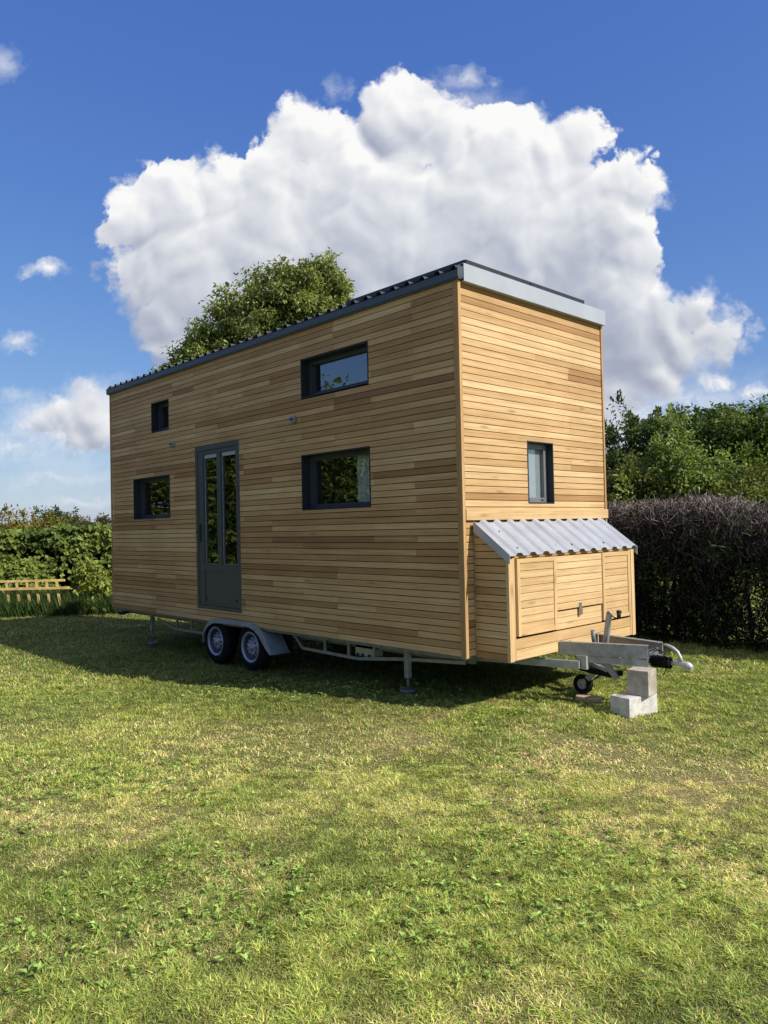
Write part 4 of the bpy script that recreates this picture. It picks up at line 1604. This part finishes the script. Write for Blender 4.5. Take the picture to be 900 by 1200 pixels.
# ================================================================ SKY
SUN_EL, SUN_AZ = R(39), math.atan2(.27, 1.0)
sv = Vector((math.cos(SUN_EL) * math.cos(SUN_AZ), math.cos(SUN_EL) * math.sin(SUN_AZ), math.sin(SUN_EL)))
sl = bpy.data.lights.new('sun', 'SUN')
sl.energy = 5.4
sl.angle = R(.53)
sl.color = (1, .94, .85)
so = bpy.data.objects.new('sun', sl)
col.objects.link(so)
so.rotation_euler = sv.to_track_quat('Z', 'Y').to_euler()

w = bpy.data.worlds.new('World')
sc.world = w
w.use_nodes = True
nt = w.node_tree
nt.nodes.clear()
out = nd(nt, 'ShaderNodeOutputWorld')
bg = nd(nt, 'ShaderNodeBackground')
L(nt, bg.outputs[0], out.inputs[0])
sky = nd(nt, 'ShaderNodeTexSky', sky_type='NISHITA')
sky.sun_disc = False
sky.sun_elevation = SUN_EL
sky.sun_rotation = PI / 2 - SUN_AZ
sky.altitude = 100
sky.air_density = 1.0
sky.dust_density = .6
sky.ozone_density = 2.2
SKY_STRENGTH = .11
GRADE = ((.82, 1.02), (.74, 1.30), (.402, 3.16))
bg.inputs['Strength'].default_value = SKY_STRENGTH
tc = nd(nt, 'ShaderNodeTexCoord')
dv = tc.outputs['Generated']
hs = nd(nt, 'ShaderNodeHueSaturation')
hs.inputs['Saturation'].default_value = 1.16
hs.inputs['Value'].default_value = 1.0
L(nt, sky.outputs[0], hs.inputs['Color'])
sp3 = nd(nt, 'ShaderNodeSeparateColor')
L(nt, hs.outputs[0], sp3.inputs[0])
cb3 = nd(nt, 'ShaderNodeCombineColor')
for i_, (g_, k_) in enumerate(GRADE):       # tone response of the sky colour, one curve per channel
    L(nt, mth(nt, 'MULTIPLY', mth(nt, 'POWER', mth(nt, 'MAXIMUM', sp3.outputs[i_], 0.0), g_), k_), cb3.inputs[i_])
skyc = cb3.outputs[0]

# the big cumulus stands in the north west: its lobes are laid out on the plane square to that bearing
BEAR = R(136.5)
cz_ = vmt(nt, 'DOT_PRODUCT', dv, (math.cos(BEAR), math.sin(BEAR), 0))
cx_ = vmt(nt, 'DOT_PRODUCT', dv, (math.sin(BEAR), -math.cos(BEAR), 0))
cy_ = vmt(nt, 'DOT_PRODUCT', dv, (0, 0, -1))
den = mth(nt, 'MAXIMUM', cz_, .05)
comb = nd(nt, 'ShaderNodeCombineXYZ')
L(nt, mth(nt, 'MULTIPLY', mth(nt, 'DIVIDE', cx_, den), 8.8885), comb.inputs[0])
L(nt, mth(nt, 'MULTIPLY', mth(nt, 'DIVIDE', cy_, den), 8.8885), comb.inputs[1])
Pc = comb.outputs[0]            # sky plane, unit = about 6.4 degrees
front = mth(nt, 'GREATER_THAN', cz_, .55)

LOBES = [(-2.80, -3.69, 0.45), (-2.39, -3.90, 0.58), (-1.81, -3.97, 0.55), (-1.31, -4.04, 0.50), (-2.64, -3.07, 0.52), (-2.86, -2.81, 0.34), (-2.10, -3.04, 0.88), (-2.56, -2.50, 0.42), (-1.44, -3.23, 0.95), 
         (-0.79, -4.66, 0.42), (-0.91, -4.85, 0.26), (-0.53, -4.58, 0.40), (-0.37, -4.17, 0.70), (0.15, -4.67, 0.56), (0.46, -4.84, 0.46), (0.85, -4.55, 0.58), (1.51, -4.36, 0.62), (1.21, -4.70, 0.34), 
         (2.09, -4.35, 0.55), (2.37, -4.52, 0.34), (1.74, -4.69, 0.30), (2.82, -3.83, 0.52), (3.06, -3.96, 0.34), (2.49, -3.45, 0.88), (1.18, -3.48, 1.25), (0.07, -3.50, 1.20), (-0.44, -2.90, 1.00), 
         (1.76, -2.65, 1.15), (2.57, -2.64, 0.72), (2.91, -2.12, 0.66), (3.42, -2.29, 0.42), (3.85, -2.47, 0.32), (4.00, -2.19, 0.33), (3.58, -2.12, 0.38), (3.14, -1.79, 0.40), (2.76, -1.50, 0.46), 
         (-1.26, -2.21, 0.90), (0.55, -2.17, 1.30), (2.60, -1.75, 0.62), (2.45, -1.15, 0.60), (-2.55, -2.25, 0.36),
         (-3.89, -1.29, 0.20), (-3.64, -1.38, 0.24), (-3.40, -1.45, 0.28), (-4.14, -1.19, 0.15), (-3.27, -1.25, 0.26), (-3.50, -1.58, 0.14), (-4.34, -1.07, 0.14), (-3.59, -1.11, 0.20), (0.50, -4.28, 0.50), (0.75, -4.05, 0.50)]
gr = bpy.data.node_groups.new('cumulus', 'ShaderNodeTree')
gr.interface.new_socket('P', in_out='INPUT', socket_type='NodeSocketVector')
gr.interface.new_socket('H', in_out='OUTPUT', socket_type='NodeSocketFloat')
gr.interface.new_socket('S', in_out='OUTPUT', socket_type='NodeSocketFloat')
gi = gr.nodes.new('NodeGroupInput')
go = gr.nodes.new('NodeGroupOutput')
P0 = gi.outputs[0]


def nz(scale, detail, rough, col_=False, seed=0):
    n = gr.nodes.new('ShaderNodeTexNoise')
    n.noise_dimensions = '2D'
    n.inputs['Scale'].default_value = scale
    n.inputs['Detail'].default_value = detail
    n.inputs['Roughness'].default_value = rough
    L(gr, vmt(gr, 'ADD', P0, (seed, seed * .37, 0)), n.inputs['Vector'])
    return n.outputs['Color'] if col_ else n.outputs['Fac']


warp = vmt(gr, 'MULTIPLY', vmt(gr, 'SUBTRACT', nz(1.5, 5, .55, True, 3.1), (.5, .5, .5)), (.52, .52, 0))
Pw = vmt(gr, 'ADD', P0, warp)
Ps_ = vmt(gr, 'ADD', P0, vmt(gr, 'MULTIPLY', vmt(gr, 'SUBTRACT', nz(1.3, 1.5, .5, True, 3.1), (.5, .5, .5)), (.5, .5, 0)))


def union(pv, sm):
    a_ = None
    for (cx, cy, r) in LOBES:
        q = mth(gr, 'SUBTRACT', r, vmt(gr, 'DISTANCE', pv, (cx, cy, 0)))
        a_ = q if a_ is None else mth(gr, 'SMOOTH_MAX', a_, q, sm)
    return a_


acc = union(Pw, .10)
acs = union(Ps_, .06)


def billow(scale, seed, pv=None):
    vo = gr.nodes.new('ShaderNodeTexVoronoi')
    vo.voronoi_dimensions = '2D'
    vo.feature = 'SMOOTH_F1'
    vo.inputs['Scale'].default_value = scale
    vo.inputs['Smoothness'].default_value = .12
    L(gr, vmt(gr, 'ADD', pv or Ps_, (seed, seed * 1.7, 0)), vo.inputs['Vector'])
    return mth(gr, 'SUBTRACT', .28, mth(gr, 'MULTIPLY', mth(gr, 'MULTIPLY', vo.outputs['Distance'], vo.outputs['Distance']), 1.15))


b0_, b1_, b2_, b3_ = billow(.85, 5.2), billow(1.8, 2.3), billow(3.9, 7.1), billow(7.8, 4.4)
fine = mth(gr, 'SUBTRACT', nz(9, 5, .6, False, 8.2), .5)
bsum = mth(gr, 'MULTIPLY_ADD', b1_, .22, mth(gr, 'MULTIPLY', b0_, .62))      # lumps that catch the light
bsum = mth(gr, 'MULTIPLY_ADD', b2_, .06, bsum)
bsum = mth(gr, 'MULTIPLY_ADD', b3_, .030, bsum)
bsum = mth(gr, 'MULTIPLY_ADD', fine, .022, bsum)
brim = mth(gr, 'MULTIPLY_ADD', billow(3.6, 7.1, Pw), .12, mth(gr, 'MULTIPLY_ADD', billow(8.2, 4.4, Pw), .07, mth(gr, 'MULTIPLY', b0_, .36)))                             # finer curls along the rim
brim = mth(gr, 'MULTIPLY_ADD', fine, .19, brim)
# rounded inside, steep at the rim
dome = mth(gr, 'SUBTRACT', 1.0, mth(gr, 'EXPONENT', mth(gr, 'MULTIPLY', mth(gr, 'MAXIMUM', acs, -.5), -1.9)))
L(gr, mth(gr, 'ADD', mth(gr, 'MULTIPLY', dome, .75), bsum), go.inputs[0])
L(gr, mth(gr, 'ADD', acc, mth(gr, 'SUBTRACT', brim, .04)), go.inputs[1])


def cum(pv):
    n = nt.nodes.new('ShaderNodeGroup')
    n.node_tree = gr
    L(nt, pv, n.inputs[0])
    return n.outputs[0], n.outputs[1]


H0, S0_ = cum(Pc)
H1, _ = cum(vmt(nt, 'ADD', Pc, (.075, -.13, 0)))
slope = mth(nt, 'SUBTRACT', H0, H1)      # >0 where the surface leans towards the light
big = noise(nt, Pc, .62, 3, .5, '2D')
spc = nd(nt, 'ShaderNodeSeparateXYZ')
L(nt, Pc, spc.inputs[0])
low = mth(nt, 'MINIMUM', mth(nt, 'MULTIPLY', mth(nt, 'ADD', spc.outputs[1], 3.9), .17), .32)
core = mth(nt, 'MULTIPLY', mth(nt, 'MINIMUM', mth(nt, 'MAXIMUM', S0_, 0), .9), -.38)
sh = mth(nt, 'MULTIPLY_ADD', slope, 1.5, .84)
sh = mth(nt, 'ADD', sh, mth(nt, 'MULTIPLY', mth(nt, 'SUBTRACT', big, .5), .5))
sh = mth(nt, 'ADD', sh, core)
sh = mth(nt, 'SUBTRACT', sh, mth(nt, 'MAXIMUM', low, 0))
ccol = ramp(nt, sh, [(.05, (.37, .41, .51)), (.30, (.48, .515, .61)), (.52, (.62, .65, .715)), (.78, (.79, .805, .84)), (1.05, (.965, .96, .955))])
edge = noise(nt, Pc, 1.7, 4, .6, '2D')
wid = mth(nt, 'MULTIPLY_ADD', mth(nt, 'MAXIMUM', mth(nt, 'SUBTRACT', edge, .42), 0), .9, .075)
wid = mth(nt, 'ADD', wid, mth(nt, 'MULTIPLY', mth(nt, 'MAXIMUM', low, 0), .35))
alpha = mth(nt, 'DIVIDE', mth(nt, 'ADD', S0_, mth(nt, 'MULTIPLY', wid, .4)), wid, clamp=True)
alpha = mth(nt, 'MULTIPLY', mth(nt, 'MULTIPLY', alpha, alpha), mth(nt, 'MULTIPLY_ADD', alpha, -2.0, 3.0))

# thin small clouds: soft ellipses broken up by noise
SOFT = [(-3.94, -3.12, 0.30, 0.11, 0.90), (-4.26, -2.24, 0.26, 0.14, 0.75), (-4.49, -5.62, 0.40, 0.22, 0.50), (-3.79, -1.26, 0.85, 0.42, 0.95), (-4.29, -1.07, 0.60, 0.30, 0.70), (-3.28, -1.45, 0.60, 0.40, 0.70), 
        (-3.90, -0.66, 1.20, 0.14, 0.45), (-3.55, -0.37, 0.60, 0.09, 0.45), (-4.28, -1.63, 0.60, 0.09, 0.35), (1.07, -5.29, 0.34, 0.16, 0.60), (-0.45, -5.19, 0.14, 0.16, 0.30), (3.93, -1.60, 0.26, 0.14, 0.85), 
        (4.39, -1.48, 0.34, 0.12, 0.80), (3.54, -1.40, 1.20, 0.22, 0.55), (2.98, -1.33, 0.60, 0.30, 0.80), (-2.98, -4.18, 0.10, 0.07, 0.60), (-3.89, -0.86, 1.50, 0.70, 0.28), (3.33, -1.31, 2.00, 0.60, 0.35), 
        (1.22, -5.00, 0.60, 0.20, 0.30)]
wz = nd(nt, 'ShaderNodeTexNoise', noise_dimensions='2D')
wz.inputs['Scale'].default_value = 2.6
wz.inputs['Detail'].default_value = 6
wz.inputs['Roughness'].default_value = .62
L(nt, Pc, wz.inputs['Vector'])
Ps = vmt(nt, 'ADD', Pc, vmt(nt, 'MULTIPLY', vmt(nt, 'SUBTRACT', wz.outputs['Color'], (.5, .5, .5)), (.7, .35, 0)))
soft = None
for (cx, cy, rx, ry, a) in SOFT:
    q = vmt(nt, 'LENGTH', vmt(nt, 'MULTIPLY_ADD', Ps, (1 / rx, 1 / ry, 0), (-cx / rx, -cy / ry, 0)))
    q = mth(nt, 'MULTIPLY', mth(nt, 'SUBTRACT', 1.15, q, clamp=True), a * 1.1)
    soft = q if soft is None else mth(nt, 'MAXIMUM', soft, q)
sn = noise(nt, Ps, 2.2, 6, .62, '2D')
soft = mth(nt, 'MULTIPLY', soft, mth(nt, 'MULTIPLY_ADD', sn, 2.2, -.15, clamp=True), clamp=True)
softc = ramp(nt, mth(nt, 'MULTIPLY_ADD', sn, .9, mth(nt, 'MULTIPLY', soft, .35)), [(.3, (.62, .67, .77)), (.7, (.84, .86, .90)), (.95, (.94, .94, .94))])

K = 1.0 / SKY_STRENGTH
def scaled(c, k):
    n = nt.nodes.new('ShaderNodeVectorMath')
    n.operation = 'SCALE'
    L(nt, c, n.inputs[0])
    n.inputs['Scale'].default_value = k
    return n.outputs[0]


c_ = mixc(nt, soft, skyc, scaled(softc, K))
c_ = mixc(nt, alpha, c_, scaled(ccol, K))
bg2 = nd(nt, 'ShaderNodeBackground')
bg2.inputs['Strength'].default_value = SKY_STRENGTH
L(nt, c_, bg2.inputs['Color'])
on = noise(nt, vmt(nt, 'ADD', vmt(nt, 'MULTIPLY', dv, (1, 1, 1.7)), (3.3, 1.2, .4)), 1.9, 5, .55)  # clouds out of view, added to brighten the shaded wall
om = mth(nt, 'MULTIPLY', mth(nt, 'SUBTRACT', on, .47), 9.0, clamp=True)
spd = nd(nt, 'ShaderNodeSeparateXYZ')
L(nt, dv, spd.inputs[0])
om = mth(nt, 'MULTIPLY', om, mth(nt, 'MULTIPLY', mth(nt, 'SUBTRACT', spd.outputs[2], .27), 6.0, clamp=True))
oc = ramp(nt, on, [(.45, (.70, .70, .71)), (.66, (.52, .54, .58))])
L(nt, mixc(nt, om, skyc, scaled(oc, K)), bg.inputs['Color'])
mxs = nd(nt, 'ShaderNodeMixShader')      # cumulus towards the north west, the added clouds everywhere else
L(nt, front, mxs.inputs[0])
L(nt, bg.outputs[0], mxs.inputs[1])
L(nt, bg2.outputs[0], mxs.inputs[2])
L(nt, mxs.outputs[0], out.inputs[0])

# ================================================================ CAMERA AND RENDER SETTINGS
cd = bpy.data.cameras.new('camera')
cam = bpy.data.objects.new('camera', cd)
col.objects.link(cam)
cam.matrix_world = Matrix(((rt[0], up[0], -fw[0], CX), (rt[1], up[1], -fw[1], CY), (rt[2], up[2], -fw[2], CZ), (0, 0, 0, 1)))
cd.sensor_fit = 'HORIZONTAL'
cd.sensor_width = 36
cd.lens = F / 900 * 36
cd.clip_start = .05
cd.clip_end = 3000
sc.camera = cam
sc.render.engine = 'CYCLES'
sc.cycles.max_bounces = 6
sc.cycles.diffuse_bounces = 3
sc.cycles.glossy_bounces = 3
sc.cycles.transparent_max_bounces = 12
sc.cycles.use_denoising = True
sc.view_settings.view_transform = 'Standard'
sc.view_settings.look = 'None'
sc.view_settings.exposure = 0
